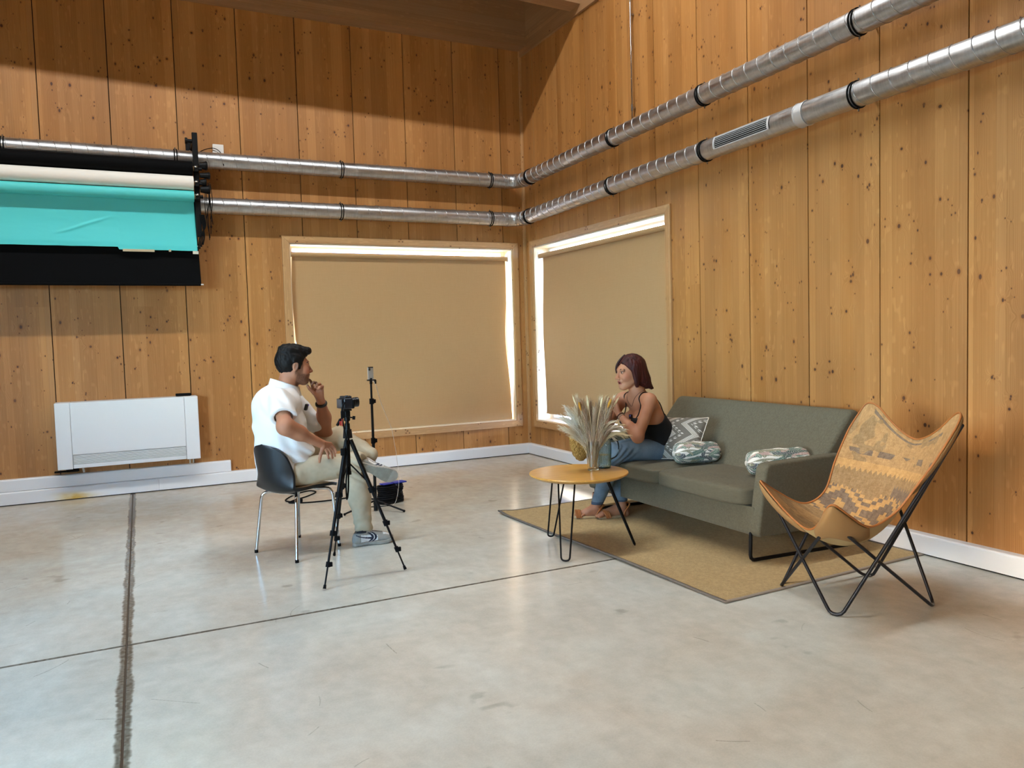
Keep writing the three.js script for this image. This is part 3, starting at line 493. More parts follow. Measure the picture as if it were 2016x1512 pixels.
{
  const g = thing('sofa', 'olive green fabric two-seat sofa on black sled legs against the right wall', 'sofa', [-0.6, 0, 3.935]);
  const ox = 0.6, oz = -3.935, z0 = 3.0, z1 = 4.87;
  const S = (pts) => shapeOf(pts.map((q) => [q[0] + ox, q[1]]));
  const body = extrude(S([[-1.035, 0.17], [-1.03, 0.335], [-0.3, 0.335], [-0.17, 0.19]]), z1 - z0 - 0.10, 0.018, 4).translate(0, 0, z0 + 0.05 + oz); part('seat_base', body, sofaMat, g);
  const armShape = () => { const s = new THREE.Shape(), p = (x, y) => [x + ox, y]; s.moveTo(...p(-1.045, 0.20)); s.lineTo(...p(-0.985, 0.545)); s.quadraticCurveTo(...p(-0.975, 0.592), ...p(-0.93, 0.592)); s.lineTo(...p(-0.36, 0.60)); s.lineTo(...p(-0.15, 0.20)); s.quadraticCurveTo(...p(-0.14, 0.165), ...p(-0.18, 0.165)); s.lineTo(...p(-1.01, 0.165)); s.quadraticCurveTo(...p(-1.045, 0.165), ...p(-1.045, 0.20)); return s; };
  part('arm', extrude(armShape(), 0.09, 0.016, 4).translate(0, 0, z1 - 0.09 + oz), sofaMat, g);
  part('arm', extrude(armShape(), 0.09, 0.016, 4).translate(0, 0, z0 + oz), sofaMat, g);
  { const s = new THREE.Shape(), p = (x, y) => [x + ox, y]; s.moveTo(...p(-0.62, 0.37)); s.lineTo(...p(-0.235, 0.815)); s.quadraticCurveTo(...p(-0.20, 0.86), ...p(-0.155, 0.852)); s.quadraticCurveTo(...p(-0.11, 0.84), ...p(-0.12, 0.79)); s.lineTo(...p(-0.17, 0.22)); s.lineTo(...p(-0.5, 0.25)); s.closePath();
    part('backrest', extrude(s, z1 - z0 - 0.13, 0.03, 5).translate(0, 0, z0 + 0.065 + oz), sofaMat, g); }
  const cu = (za, zb, dent, seed) => { const c = superBox(0.60, 0.115, zb - za, 9, 0.22, dent, seed); return c.translate(-0.795 + ox, 0.39, (za + zb) / 2 + oz); };
  const c1 = part('seat_cushion', cu(z0 + 0.09, 3.925, 0.022, 3), sofaMat, g), c2 = part('seat_cushion', cu(3.93, z1 - 0.09, 0.004, 7), sofaMat, g);
  for (const z of [3.10, 4.80]) part('sled_leg', rod([[-1.04 + ox, 0.18, z + oz], [-1.045 + ox, RUG + 0.011, z + oz], [-0.26 + ox, RUG + 0.011, z + 0.05 + oz], [-0.26 + ox, 0.2, z + 0.05 + oz]], 0.011, 0.035, 60, 10), black, g);
}
// ---------------------------------------------------------------- cushions
{
  // woven grey cushion with white chevrons
  const ct = tex(512, 512, (u, v) => {
    const n = (vnoise(u * 200, v * 200, 3) - 0.5) * 16; let w = 0; const x = u * 4.0, y = v * 4.0, zig = Math.abs(((y * 0.5) % 1) - 0.5) * 2;
    const band = (x - zig * 1.3 + 20) % 2; for (const o of [0.12, 0.26, 0.4, 0.54]) if (Math.abs(band - o) < 0.035) w = 1;
    const bx = (x - zig * 1.3 + 20) % 2, dy = (y * 4) % 1; if (Math.abs(bx - 1.25) < 0.1 && dy < 0.5) w = 0.9; if (Math.abs(bx - 1.02) < 0.05 && dy > 0.45) w = 0.7; if (bx > 0.6 && bx < 0.66) w = 0.5;
    return [lerp(112, 226, w) + n, lerp(104, 219, w) + n, lerp(92, 204, w) + n];
  });
  const g = thing('scatter_cushion', 'square grey cushion with white zigzag lines behind the woman on the sofa', 'cushion', [-0.665, 0.600, 3.685]);
  const f = (s) => (u, v) => { const x = u * 2 - 1, y = v * 2 - 1, pin = 1 - 0.07 * (1 - Math.abs(x * y)) * (Math.abs(x) ** 4 + Math.abs(y) ** 4) * 0.5; const t = 0.065 * Math.pow(Math.max(0, (1 - x ** 4) * (1 - y ** 4)), 0.6); return [x * 0.178 * pin, y * 0.178 * pin, s * t]; };
  const front = grid(f(1), 40, 40), back = grid((u, v) => f(-1)(1 - u, v), 40, 40);
  const c = part('cover', [front, back], M(0xffffff, 0.9, { map: ct, bumpMap: ct, bumpScale: 0.002 }), g);
  const rim = []; for (let i = 0; i < 80; i++) { const t = i / 80 * 4, k = Math.floor(t), q = t - k; const [u, v] = k === 0 ? [q, 0] : k === 1 ? [1, q] : k === 2 ? [1 - q, 1] : [0, 1 - q]; const p = f(1)(u, v); rim.push(p); }
  part('piping', new THREE.TubeGeometry(new THREE.CatmullRomCurve3(rim.map((q) => V(...q)), true), 160, 0.004, 6, true), M(0xcfc6b4, 0.9), g);
  g.rotation.set(0, 0, 0); g.rotateY(-Math.PI / 2 + 0.35); g.rotateX(-0.66); g.rotateZ(0.06);
}
const leafTex = tex(1024, 512, (u, v) => {
  const cols = [[38, 66, 62], [58, 98, 88], [26, 42, 58], [96, 122, 104], [120, 118, 88], [176, 140, 132]]; let c = [228, 225, 214], best = -1;
  for (let k = 0; k < 84; k++) {
    const a = hash2(k, 1, 7), b = hash2(k, 2, 7), ang = hash2(k, 3, 7) * 6.283, L = 0.07 + 0.10 * hash2(k, 4, 7), W = L * (0.16 + 0.14 * hash2(k, 6, 7));
    let dx = u - a, dy = (v - b) * 0.5; dx -= Math.round(dx); dy -= Math.round(dy * 2) / 2; const p = dx * Math.cos(ang) + dy * Math.sin(ang), q = -dx * Math.sin(ang) + dy * Math.cos(ang) + 2.2 * (p * p) * (hash2(k, 8, 7) - 0.5) * 4, t = p / L;
    if (t < -1 || t > 1) continue; const ww = W * (1 - t * t); if (Math.abs(q) < ww) { const rib = Math.abs(q) < 0.0016 || Math.abs(((p * 46 + Math.abs(q) * 50) % 1 + 1) % 1 - 0.5) < 0.1; if (k > best) { best = k; const base = cols[Math.floor(hash2(k, 5, 7) * 6)]; c = rib ? [196, 196, 182] : base; } }
  }
  const n = (vnoise(u * 300, v * 150, 4) - 0.5) * 12; return [c[0] + n, c[1] + n, c[2] + n];
}, true, 2, 1);
function bolster(label, pos, L, r, turn, tilt, seed) {
  const g = thing('bolster_cushion', label, 'cushion', pos, turn); g.rotation.z = tilt;
  const f = (u, v) => { const t = v * 2 - 1, a = u * 2 * Math.PI; let rr = r * Math.pow(Math.max(0, 1 - Math.abs(t) ** 7), 0.5); rr *= 1 + 0.06 * Math.sin(a * 3 + seed) * t * t + 0.07 * noise3(Math.cos(a) * 1.6, t * 3, Math.sin(a) * 1.6, seed); const pk = sstep(0.75, 1, Math.abs(t)); rr *= 1 + 0.05 * pk * Math.sin(a * 15); return [t * L / 2 * (1 - 0.03 * pk), rr * Math.cos(a) * 0.92, rr * Math.sin(a)]; };
  const s = grid((u, v) => f(u, v), 64, 48); part('cover', s, M(0xffffff, 0.8, { map: leafTex, side: THREE.DoubleSide }), g);
  part('gathered_end', [sph(0.018, L / 2 * 0.97, 0, 0, 0.5, 1, 1), sph(0.018, -L / 2 * 0.97, 0, 0, 0.5, 1, 1)], M(0xcfcabd, 0.8), g);
}
bolster('leaf-print bolster cushion lying beside the woman at the middle of the sofa', [-0.70, 0.525, 3.905], 0.36, 0.082, -0.22, -0.02, 3);
bolster('leaf-print bolster cushion tucked against the near arm of the sofa', [-0.62, 0.545, 4.60], 0.42, 0.088, -0.42, 0.04, 11);
// ---------------------------------------------------------------- coffee table
const tableTop = 0.49;
{
  const g = thing('coffee_table', 'round light wood coffee table on three black hairpin legs', 'table', [-1.69, 0, 3.935]);
  const tt = tex(512, 512, (u, v) => { const n = fbm(u * 3, v * 60, 5, 4) - 0.5, m = vnoise(u * 8, v * 300, 9) - 0.5; return [206 + n * 26 + m * 12, 152 + n * 26 + m * 12, 72 + n * 22 + m * 10]; });
  const R = 0.322, top = lathe([[0, 0.462], [R - 0.035, 0.462], [R - 0.004, 0.478], [R, 0.483], [R - 0.002, 0.489], [R - 0.006, 0.49], [0, 0.49]], 96); planar(top, 'x', 'z', 0.7, 0.7, 0.35, 0.35);
  part('table_top', top, MP(0xffffff, 0.3, { map: tt, clearcoat: 0.3, clearcoatRoughness: 0.25 }), g);
  // hairpin legs: two rods from the top to one bend on the floor
  const A1 = [[-1.793, 3.845], [-1.707, 3.920]], A2 = [[-1.776, 3.745], [-1.703, 3.790]], A3 = [[-1.552, 4.030], [-1.531, 4.018]];
  const legs = [[[-1.95 + 1.69, 4.19 - 3.935], A1[0], A1[1], 0], [[-1.755 + 1.69, 3.653 - 3.935], A2[0], A2[1], RUG], [[-1.402 + 1.69, 4.137 - 3.935], A3[0], A3[1], RUG]];
  for (const [f, a, b, y] of legs) {
    const A = [a[0] + 1.69, 0.462, a[1] - 3.935], B = [b[0] + 1.69, 0.462, b[1] - 3.935], dx = (B[0] - A[0]) * 0.23, dz = (B[2] - A[2]) * 0.23;
    part('leg', rod([A, [f[0] - dx, y + 0.006, f[1] - dz], [f[0] + dx, y + 0.006, f[1] + dz], B], 0.0058, 0.024, 110, 8), black, g);
    part('mount_plate', rbox(Math.abs(B[0] - A[0]) + 0.04, 0.004, Math.abs(B[2] - A[2]) + 0.04, 0.0015, (A[0] + B[0]) / 2, 0.461, (A[2] + B[2]) / 2), black, g);
  }
}
// ---------------------------------------------------------------- pitcher of water
const teal = MP(0xffffff, 0.05, { transmission: 1, thickness: 0.004, ior: 1.5, attenuationColor: new THREE.Color(0.30, 0.55, 0.58), attenuationDistance: 0.012 });
{
  const g = thing('water_pitcher', 'ribbed blue-green glass pitcher of water with a dark handle on the table', 'pitcher', [-1.462, tableTop, 3.88]);
  const H = 0.225, rr = (y) => 0.047 + 0.006 * sstep(0, 0.12, y) - 0.010 * sstep(0.15, 0.20, y) + 0.004 * sstep(0.2, H, y);
  const wall = (d, y0, y1, rib) => (u, v) => { const y = lerp(y0, y1, v), a = u * 2 * Math.PI, k = rr(y) + d + (rib ? 0.0012 * Math.cos(a * 36) * sstep(0, 0.02, y) * sstep(0.2, 0.17, y) : 0); return [k * Math.cos(a), y, -k * Math.sin(a)]; };
  const disc = (r, y, up) => { const c = new THREE.CircleGeometry(r, 72).rotateX(up ? -Math.PI / 2 : Math.PI / 2).translate(0, y, 0); return c; };
  const flip = (q) => { const i = q.index.array; for (let k = 0; k < i.length; k += 3) { const t = i[k]; i[k] = i[k + 1]; i[k + 1] = t; } q.computeVertexNormals(); return q; };
  const lip = new THREE.TorusGeometry(rr(H) - 0.0015, 0.0016, 8, 72).rotateX(Math.PI / 2).translate(0, H, 0);
  part('glass_body', [grid(wall(0, 0.0005, H, true), 288, 40), flip(grid(wall(-0.003, 0.008, H, false), 96, 30)), disc(rr(0), 0.0005, false), disc(rr(0.008) - 0.003, 0.008, true), lip], teal, g);
  const wh = 0.085; part('water', [grid(wall(-0.0034, 0.0084, wh, false), 96, 14), disc(rr(wh) - 0.0034, wh, true), disc(rr(0.0084) - 0.0034, 0.0084, false)], MP(0xffffff, 0.0, { transmission: 1, thickness: 0.08, ior: 1.33, attenuationColor: new THREE.Color(0.85, 0.93, 0.8), attenuationDistance: 0.2 }), g);
  const ha = 0.35; part('handle', wire([[rr(0.19) * Math.cos(ha), 0.185, rr(0.19) * Math.sin(ha)], [0.085 * Math.cos(ha), 0.19, 0.085 * Math.sin(ha)], [0.105 * Math.cos(ha), 0.14, 0.105 * Math.sin(ha)], [0.09 * Math.cos(ha), 0.075, 0.09 * Math.sin(ha)], [rr(0.05) * Math.cos(ha), 0.052, rr(0.05) * Math.sin(ha)]], 0.005, 40, 10), MP(0x14222c, 0.08, { transmission: 0.3, thickness: 0.01 }), g);
}
// ---------------------------------------------------------------- vase with dried grasses
const VX = -1.575, VZ = 3.93;
{
  const g = thing('glass_vase', 'slim clear glass vase of dried grass stems on the table', 'vase', [VX, tableTop, VZ]);
  const H = 0.19, rr = (y) => 0.036 + 0.012 * (y / H), side = (d, y0, y1) => (u, v) => { const y = lerp(y0, y1, v), a = u * 2 * Math.PI, k = rr(y) + d; return [k * Math.cos(a), y, -k * Math.sin(a)]; };
  const flip = (q) => { const i = q.index.array; for (let k = 0; k < i.length; k += 3) { const t = i[k]; i[k] = i[k + 1]; i[k + 1] = t; } q.computeVertexNormals(); return q; };
  part('glass_wall', [grid(side(0, 0.0005, H), 64, 6), flip(grid(side(-0.0025, 0.009, H), 64, 6)), new THREE.CircleGeometry(rr(0), 64).rotateX(Math.PI / 2).translate(0, 0.0005, 0), new THREE.CircleGeometry(rr(0.009) - 0.0025, 64).rotateX(-Math.PI / 2).translate(0, 0.009, 0), new THREE.TorusGeometry(rr(H) - 0.00125, 0.00125, 6, 64).rotateX(Math.PI / 2).translate(0, H, 0)], MP(0xffffff, 0.03, { transmission: 1, thickness: 0.003, ior: 1.45, attenuationColor: new THREE.Color(0.9, 0.97, 0.95), attenuationDistance: 0.1 }), g);
}
{
  const R = rng(77), straw = M(0xc9b083, 0.8), plume = MP(0xe2d2b2, 0.9), backlitPlume = MP(0xeee5d2, 0.9), tan = MP(0xcbb184, 0.9), ochre = M(0xc08a2a, 0.8);
  // camera-side frame: r = to the right in the photograph, t = towards the viewer
  const r = V(0.98, 0, 0.19), t = V(-0.19, 0, 0.98);
  const stemPath = (a, lean, dep, h, droop) => { const base = r.clone().multiplyScalar(0.022 * Math.cos(a)).addScaledVector(t, 0.022 * Math.sin(a)); const pts = []; for (let i = 0; i <= 6; i++) { const s = i / 6, k = sstep(0.25, 1, s) * 0.6 + s * 0.4; pts.push(base.clone().multiplyScalar(1 + s * 0.7).addScaledVector(r, lean * Math.pow(s, 1.9)).addScaledVector(t, dep * Math.pow(s, 1.9)).add(V(0, 0.012 + h * s - droop * Math.pow(s, 3), 0))); } return new THREE.CatmullRomCurve3(pts); };
  function plumeGeo(curve, s0, n, len, spread, rad) { // fine hairs along the upper stem, drooping outwards
    const pos = [], idx = [];
    for (let i = 0; i < n; i++) {
      const s = lerp(s0, 1, R()), p = curve.getPointAt(s), tg = curve.getTangentAt(s), d = V(R() - 0.5, R() - 0.5, R() - 0.5).cross(tg).normalize(), e = (1 - (s - s0) / (1 - s0) * 0.55), L = len * e * (0.6 + 0.6 * R());
      const q1 = p.clone().addScaledVector(tg, L * 0.6).addScaledVector(d, spread * e * 0.6), q2 = p.clone().addScaledVector(tg, L).addScaledVector(d, spread * e * (0.9 + 0.5 * R())).add(V(0, -L * 0.18, 0)), b = tg.clone().cross(d).normalize().multiplyScalar(rad), o = pos.length / 3;
      for (const [P, k] of [[p, 1], [q1, 0.8], [q2, 0.15]]) { pos.push(P.x - b.x * k, P.y - b.y * k, P.z - b.z * k, P.x + b.x * k, P.y + b.y * k, P.z + b.z * k, P.x + d.x * rad * k * 1.2, P.y + d.y * rad * k * 1.2 + rad * 0.6, P.z + d.z * rad * k * 1.2); }
      for (const m of [0, 3]) for (const [x, y] of [[0, 1], [1, 2], [2, 0]]) idx.push(o + m + x, o + m + y, o + m + 3 + x, o + m + y, o + m + 3 + y, o + m + 3 + x);
    }
    const g = new THREE.BufferGeometry(); g.setAttribute('position', new THREE.Float32BufferAttribute(pos, 3)); g.setIndex(idx); g.computeVertexNormals(); return g;
  }
  let n = 0;
  const spray = (kind, label, cat, a, lean, dep, h, droop, mat, opt) => {
    const g = thing(kind, label, cat, [VX, tableTop + 0.01, VZ], 0, 'dried grasses in the glass vase'), c = stemPath(a, lean, dep, h, droop);
    part('stem', new THREE.TubeGeometry(c, 20, 0.0021, 5, false), straw, g);
    if (opt.plume) part('plume', plumeGeo(c, opt.s0, opt.plume, opt.len, opt.spread, opt.rad), mat, g);
    if (opt.head) { const p = c.getPointAt(0.97), q = c.getPointAt(0.84); part('flower_head', (() => { const L = p.distanceTo(q) * 1.05, s = new THREE.SphereGeometry(1, 12, 16); const P = s.attributes.position; for (let i = 0; i < P.count; i++) { const k = 1 + 0.22 * noise3(P.getX(i) * 7, P.getY(i) * 7, P.getZ(i) * 7, 3); P.setXYZ(i, P.getX(i) * opt.head * k, P.getY(i) * L / 2 * k, P.getZ(i) * opt.head * k); } s.computeVertexNormals(); s.applyQuaternion(new THREE.Quaternion().setFromUnitVectors(V(0, 1, 0), p.clone().sub(q).normalize())); return s.translate((p.x + q.x) / 2, (p.y + q.y) / 2, (p.z + q.z) / 2); })(), mat, g); }
  };
  // tall upright pampas plumes
  const mauve = MP(0xc6ac8e, 0.9), dusk = MP(0xa88b6d, 0.9), P4 = [plume, tan, mauve, dusk, plume, mauve];
  for (let i = 0; i < 27; i++) spray('pampas_plume', `${['cream', 'straw', 'pinkish beige', 'brown', 'cream', 'pinkish beige'][i % 6]} feathery plume ${i < 9 ? 'leaning left' : i > 17 ? 'leaning right' : 'standing upright'} in the middle of the glass vase`, 'dried grass', R() * 6.28, -0.095 + 0.205 * i / 26 + 0.02 * (R() - 0.5), (R() - 0.5) * 0.17, 0.36 + 0.125 * R() - 0.5 * (i / 26 - 0.5) ** 2 * 0.3, 0.0, P4[i % 6], { plume: 280, s0: 0.34, len: 0.11, spread: 0.030, rad: 0.0010 });
  // plumes fanning out to the left, backlight painted in as a lighter tone
  for (let i = 0; i < 10; i++) spray('pampas_plume', 'feathery pampas plume coloured white for backlight fanning out to the left of the glass vase', 'dried grass', 3 + R(), -0.095 - 0.085 * R(), (R() - 0.5) * 0.14, 0.30 + 0.14 * R(), 0.04 + 0.02 * R(), i % 3 ? backlitPlume : plume, { plume: 210, s0: 0.42, len: 0.10, spread: 0.026, rad: 0.0010 });
  // arching straw-coloured plumes drooping to the right over the pitcher
  for (let i = 0; i < 11; i++) spray('pampas_plume', `${['straw coloured', 'cream', 'pinkish beige'][i % 3]} plume arching to the right over the pitcher`, 'dried grass', R(), 0.105 + 0.08 * R(), (R() - 0.3) * 0.12, 0.36 + 0.09 * R(), 0.10 + 0.12 * R(), [tan, plume, mauve][i % 3], { plume: 170, s0: 0.36, len: 0.085, spread: 0.018, rad: 0.0012 });
  // hare's-tail heads
  for (let i = 0; i < 6; i++) spray('hare_tail', 'cream oval grass head on a thin stem among the plumes', 'dried grass', R() * 6.28, -0.12 + 0.25 * i / 5, 0.03 + R() * 0.06, 0.44 + 0.05 * R(), 0, M(0xdccba2, 0.95), { head: 0.0065 });
  spray('dried_flower', 'ochre dried flower spike at the left of the plumes', 'dried flower', 3.2, -0.095, 0.11, 0.45, 0.0, ochre, { head: 0.0075 });
  spray('dried_flower', 'ochre dried flower spike at the right of the plumes', 'dried flower', 0.4, 0.055, 0.11, 0.46, 0.0, ochre, { head: 0.0075 });
}
// ---------------------------------------------------------------- straw bag on the far end of the sofa
{
  const g = thing('straw_bag', 'round woven straw bag with a loop handle beside the sofa behind the table', 'bag', [-1.215, 0.60, 3.18]);
  const st = tex(256, 256, (u, v) => { const a = Math.sin(u * 150 + Math.sin(v * 60) * 2), b = Math.sin(v * 150 + u * 20); const n = (vnoise(u * 90, v * 90, 4) - 0.5) * 70 + a * b * 20; return [178 + n, 132 + n * 0.9, 62 + n * 0.7]; });
  const sm = M(0xffffff, 0.9, { map: st, bumpMap: st, bumpScale: 0.006 });
  const s = new THREE.SphereGeometry(1, 48, 32), P = s.attributes.position; for (let i = 0; i < P.count; i++) { const k = 1 + 0.05 * noise3(P.getX(i) * 6, P.getY(i) * 6, P.getZ(i) * 6, 9); P.setXYZ(i, P.getX(i) * 0.10 * k, P.getY(i) * 0.185 * k, P.getZ(i) * 0.055 * k); } s.computeVertexNormals();
  part('bag_body', s, sm, g);
  part('loop_handle', wire([[-0.075, -0.03, 0.05], [-0.06, 0.045, 0.066], [0.0, 0.075, 0.07], [0.06, 0.04, 0.066], [0.07, -0.04, 0.05]], 0.006, 40, 8), M(0xc79a55, 0.8), g);
  g.rotation.set(0.1, 0.1, 0.10);
}
// ---------------------------------------------------------------- butterfly chair
{
  const dv = V(-0.968, 0, -0.25), sv = V(-0.25, 0, 0.968);
  const g = thing('butterfly_chair', 'butterfly chair with a tan woven sling on a black rod frame beside the sofa', 'chair', [-1.035, 0, 5.482]);
  const W = (a, b, y) => { const p = dv.clone().multiplyScalar(a).addScaledVector(sv, b); return [p.x, y, p.z]; };
  const r = 0.0085, feet = { fn: [0.24, 0.251], ff: [0.24, -0.251], bn: [-0.313, 0.261], bk: [-0.313, -0.261] }, horn = { L1: [0.293, -0.321, 0.526], L2: [0.293, 0.321, 0.526], H1: [-0.348, -0.345, 0.925], H2: [-0.348, 0.345, 0.925] };
  const dirTo = (f, h, k) => [f[0] + (h[0] - f[0]) * k, f[1] + (h[1] - f[1]) * k];
  for (const [f, a, b] of [['fn', 'L1', 'H2'], ['bn', 'L2', 'H1'], ['ff', 'H1', 'L2'], ['bk', 'H2', 'L1']]) {
    const F = feet[f], A = horn[a], B = horn[b], k = 0.055, fa = dirTo(F, A, k), fb = dirTo(F, B, k), off = f === 'fn' || f === 'bk' ? 0.010 : -0.010;
    const tip = (h) => h[0] < 0 ? W(h[0] - 0.018, h[1] + off * 1.2 - Math.sign(h[1]) * 0.004, h[2] - 0.03) : W(0.262, Math.sign(h[1]) * 0.272 + off * 1.2, 0.462);
    part('frame_rod', rod([tip(A), W(fa[0], fa[1], 0.0085), W(fb[0], fb[1], 0.0085), tip(B)], r, 0.045, 90, 10), M(0x0d0f16, 0.4), g);
  }
  // sling surface: side curve and centre curve, blended across the width
  const cr = (p) => new THREE.CatmullRomCurve3(p.map((q) => V(q[0], q[1], 0)));
  const side = cr([[-0.385, 1.02], [-0.355, 0.93], [-0.26, 0.775], [-0.155, 0.61], [-0.06, 0.468], [0.06, 0.415], [0.19, 0.475], [0.29, 0.555], [0.325, 0.60]]);
  const mid = cr([[-0.40, 0.785], [-0.365, 0.72], [-0.29, 0.57], [-0.19, 0.40], [-0.09, 0.295], [0.0, 0.268], [0.10, 0.283], [0.20, 0.335], [0.23, 0.365]]);
  const wd = (v) => 0.355 - 0.085 * Math.exp(-(((v - 0.56) / 0.2) ** 2)) - 0.02 * v;
  const surf = (x, t) => { const v = (t + 1) / 2, s = side.getPoint(v), m = mid.getPoint(v), k = Math.pow(Math.abs(x), 1.6); const a = lerp(m.x, s.x, k), y = lerp(m.y, s.y, Math.pow(Math.abs(x), 1.65)); return [a, x * wd(v), y]; };
  const N = 4.6, sq = (ang, q) => { const c = Math.cos(ang), s = Math.sin(ang), k = Math.pow(Math.abs(c) ** N + Math.abs(s) ** N, -1 / N) * q; return [c * k * 1.06, s * k * 1.04]; };
  const polar = (off) => (u, v) => { const [x, t] = sq(u * 2 * Math.PI, Math.max(v, 0.002)); const p = surf(clamp(x, -1.05, 1.05), clamp(t, -1, 1)); return W(p[0], p[1], p[2] + off); };
  const uvGrid = (geo) => { const u = geo.attributes.uv; for (let i = 0; i < u.count; i++) { const [x, t] = sq(u.getX(i) * 2 * Math.PI, u.getY(i)); u.setXY(i, (x + 1.06) / 2.12, clamp((t + 1.04) / 2.08 - 0.13 * Math.pow(Math.abs(x), 1.6) * sstep(1.0, 0.6, (t + 1.04) / 2.08) * sstep(0, 0.25, (t + 1.04) / 2.08), 0.004, 0.996)); } return geo; };
  // flat-weave pattern: stepped bands of grey-brown and ochre on tan
  const kt = tex(1024, 1024, (u, v) => {
    const st = 1 / 26, zig = Math.abs(((u / st) % 1) - 0.5), n = (fbm(u * 60, v * 60, 3, 3) - 0.5) * 50 + (vnoise(u * 340, v * 340, 6) - 0.5) * 34; let c = [172, 134, 86];
    const G = [122, 102, 82], O = [188, 146, 90], D = [150, 120, 80], y = v + (zig - 0.25) * 0.03;
    if (v < 0.215) { if (v - u * 0.04 > 0.045 && v - u * 0.04 < 0.062 && u > 0.12 && u < 0.8) c = G; const cl = fbm(u * 7, v * 11, 9, 3); if (cl > 0.56) c = D; if (v > 0.17 && v < 0.19 && fbm(u * 12, v * 20, 4, 2) > 0.62) c = G; }
    else if (y < 0.245) c = O; else if (y < 0.28) c = D; else if (y < 0.315) c = u > 0.5 ? G : D;
    else if (v < 0.47) { // stepped diamonds
      const k = Math.round(Math.abs(((u * 2.4 + 0.18) % 1) - 0.5) / st * 0.42), q = Math.abs(v - 0.39) / 0.013; if (q + k < 8) c = (Math.floor(q + k) % 5 < 2) ? O : G; else c = (Math.floor((q + k) / 3) % 2) ? D : O; if (v > 0.38 && v < 0.41 && Math.floor(u * 9) % 3 === 0) c = G;
    } else { c = fbm(u * 9, v * 12, 14, 3) > 0.52 ? D : c; if (v > 0.9 && v < 0.92) c = G; }
    const stripe = (vnoise(u * 40, v * 260, 5) - 0.5) * 12; return [c[0] + n * 0.6 + stripe, c[1] + n * 0.55 + stripe, c[2] + n * 0.45 + stripe];
  });
  const inner = uvGrid(grid(polar(0.0035), 160, 60)); part('sling', inner, M(0xffffff, 0.85, { map: kt, bumpMap: kt, bumpScale: 0.004, side: THREE.DoubleSide }), g);
  part('canvas_backing', grid(polar(-0.002), 160, 40), M(0xb39a6a, 0.85, { side: THREE.DoubleSide }), g);
  const rim = []; for (let i = 0; i < 160; i++) rim.push(V(...polar(0.001)(i / 160, 1)));
  part('leather_piping', new THREE.TubeGeometry(new THREE.CatmullRomCurve3(rim, true), 320, 0.0055, 8, true), M(0xa8672f, 0.55), g);
  for (const [sx, sy] of [[1, 1], [-1, 1], [1, -1], [-1, -1]]) {
    const a0 = Math.atan2(sy, sx), pk = sheet((u, v) => { const ang = a0 + (u - 0.5) * 1.05, q = lerp(sy > 0 ? 0.66 : 0.86, 1.0, v); const [x, t] = sq(ang, q); const p = surf(clamp(x, -1.05, 1.05), clamp(t, -1, 1)); const bulge = (sy > 0 ? sx > 0 ? 0.072 : 0.04 : 0.030) * Math.pow(Math.max(0, Math.sin(Math.PI * u)), 0.45) * (1 - 0.8 * v ** 4); return W(p[0] + (sy < 0 ? -0.8 : 0.8) * bulge, p[1] + sx * 0.5 * bulge, p[2] - 0.004 - 0.1 * bulge); }, 28, 14, 0.004);
    part('corner_pocket', pk, M(0x967244, 0.85), g);
  }
}
// ---------------------------------------------------------------- interviewer's chair
{
  const O = [-3.32, 0, 3.0], g = thing('shell_chair', 'black shell chair with chrome legs under the seated man', 'chair', O);
  const rel = (p) => [p[0] - O[0], p[1], p[2] - O[2]], F = V(0.84, 0, -0.54), Rr = V(0.54, 0, 0.84); // facing, right hand side (towards the viewer)
  const at = (f, s, y) => { const p = F.clone().multiplyScalar(f).addScaledVector(Rr, s); return [p.x, y, p.z]; };
  const shell = MP(0x0f1216, 0.38, {});
  // one-piece shell: seat pan curving up into a rounded back
  const prof = new THREE.CatmullRomCurve3([[0.235, 0.412], [0.18, 0.425], [0.05, 0.415], [-0.10, 0.408], [-0.165, 0.425], [-0.20, 0.48], [-0.222, 0.56], [-0.24, 0.66], [-0.252, 0.735]].map((q) => V(q[0], q[1], 0)));
  const surf = (u, v) => { const p = prof.getPoint(v), x = u * 2 - 1; let w = 0.158 + 0.012 * Math.sin(v * 3) - 0.012 * sstep(0.6, 0.9, v); const k = Math.max(0, (v - 0.72) / 0.28); w *= Math.pow(Math.max(0.0004, 1 - Math.pow(k, 3.4)), 0.5); if (v < 0.12) w *= 0.93 + 0.07 * v / 0.12; const wrap = 0.075 * (x * w / 0.16) ** 2 * sstep(0.45, 0.75, v), lift = 0.03 * x * x * sstep(0.1, 0.35, v) * sstep(0.62, 0.45, v); return at(p.x - 0.015 * sstep(0.4, 0.7, v) + wrap, x * w, p.y + lift); };
  part('seat_shell', sheet(surf, 36, 60, 0.020), shell, g);
  const legM = chrome, lr = 0.0105;
  const L = [[-3.39, 3.323, 0.155, -0.14], [-3.579, 2.929, -0.155, -0.14], [-3.06, 3.062, 0.155, 0.17], [-3.25, 2.672, -0.155, 0.17]];
  for (const [x, z, s, f] of L) { const ft = rel([x, 0.012, z]), tp = at(f, s, 0.405); const md = [lerp(tp[0], ft[0], 0.25), 0.372, lerp(tp[2], ft[2], 0.25)]; const q = at(f * 0.6, s * 0.6, 0.402); const lg = part('leg', rod([q, [lerp(tp[0], ft[0], 0.12), 0.40, lerp(tp[2], ft[2], 0.12)], ft], lr, 0.05, 40, 12), legM, g); part('foot_cap', cyl([ft[0], 0, ft[2]], [ft[0], 0.02, ft[2]], 0.012, 0.012, 12), rubber, lg); }
  part('seat_frame', [rod([at(-0.09, 0.10, 0.396), at(-0.09, -0.10, 0.396)], 0.009, 0.02, 8, 8), rod([at(0.11, 0.10, 0.398), at(0.11, -0.10, 0.398)], 0.009, 0.02, 8, 8)], chrome, g);
}
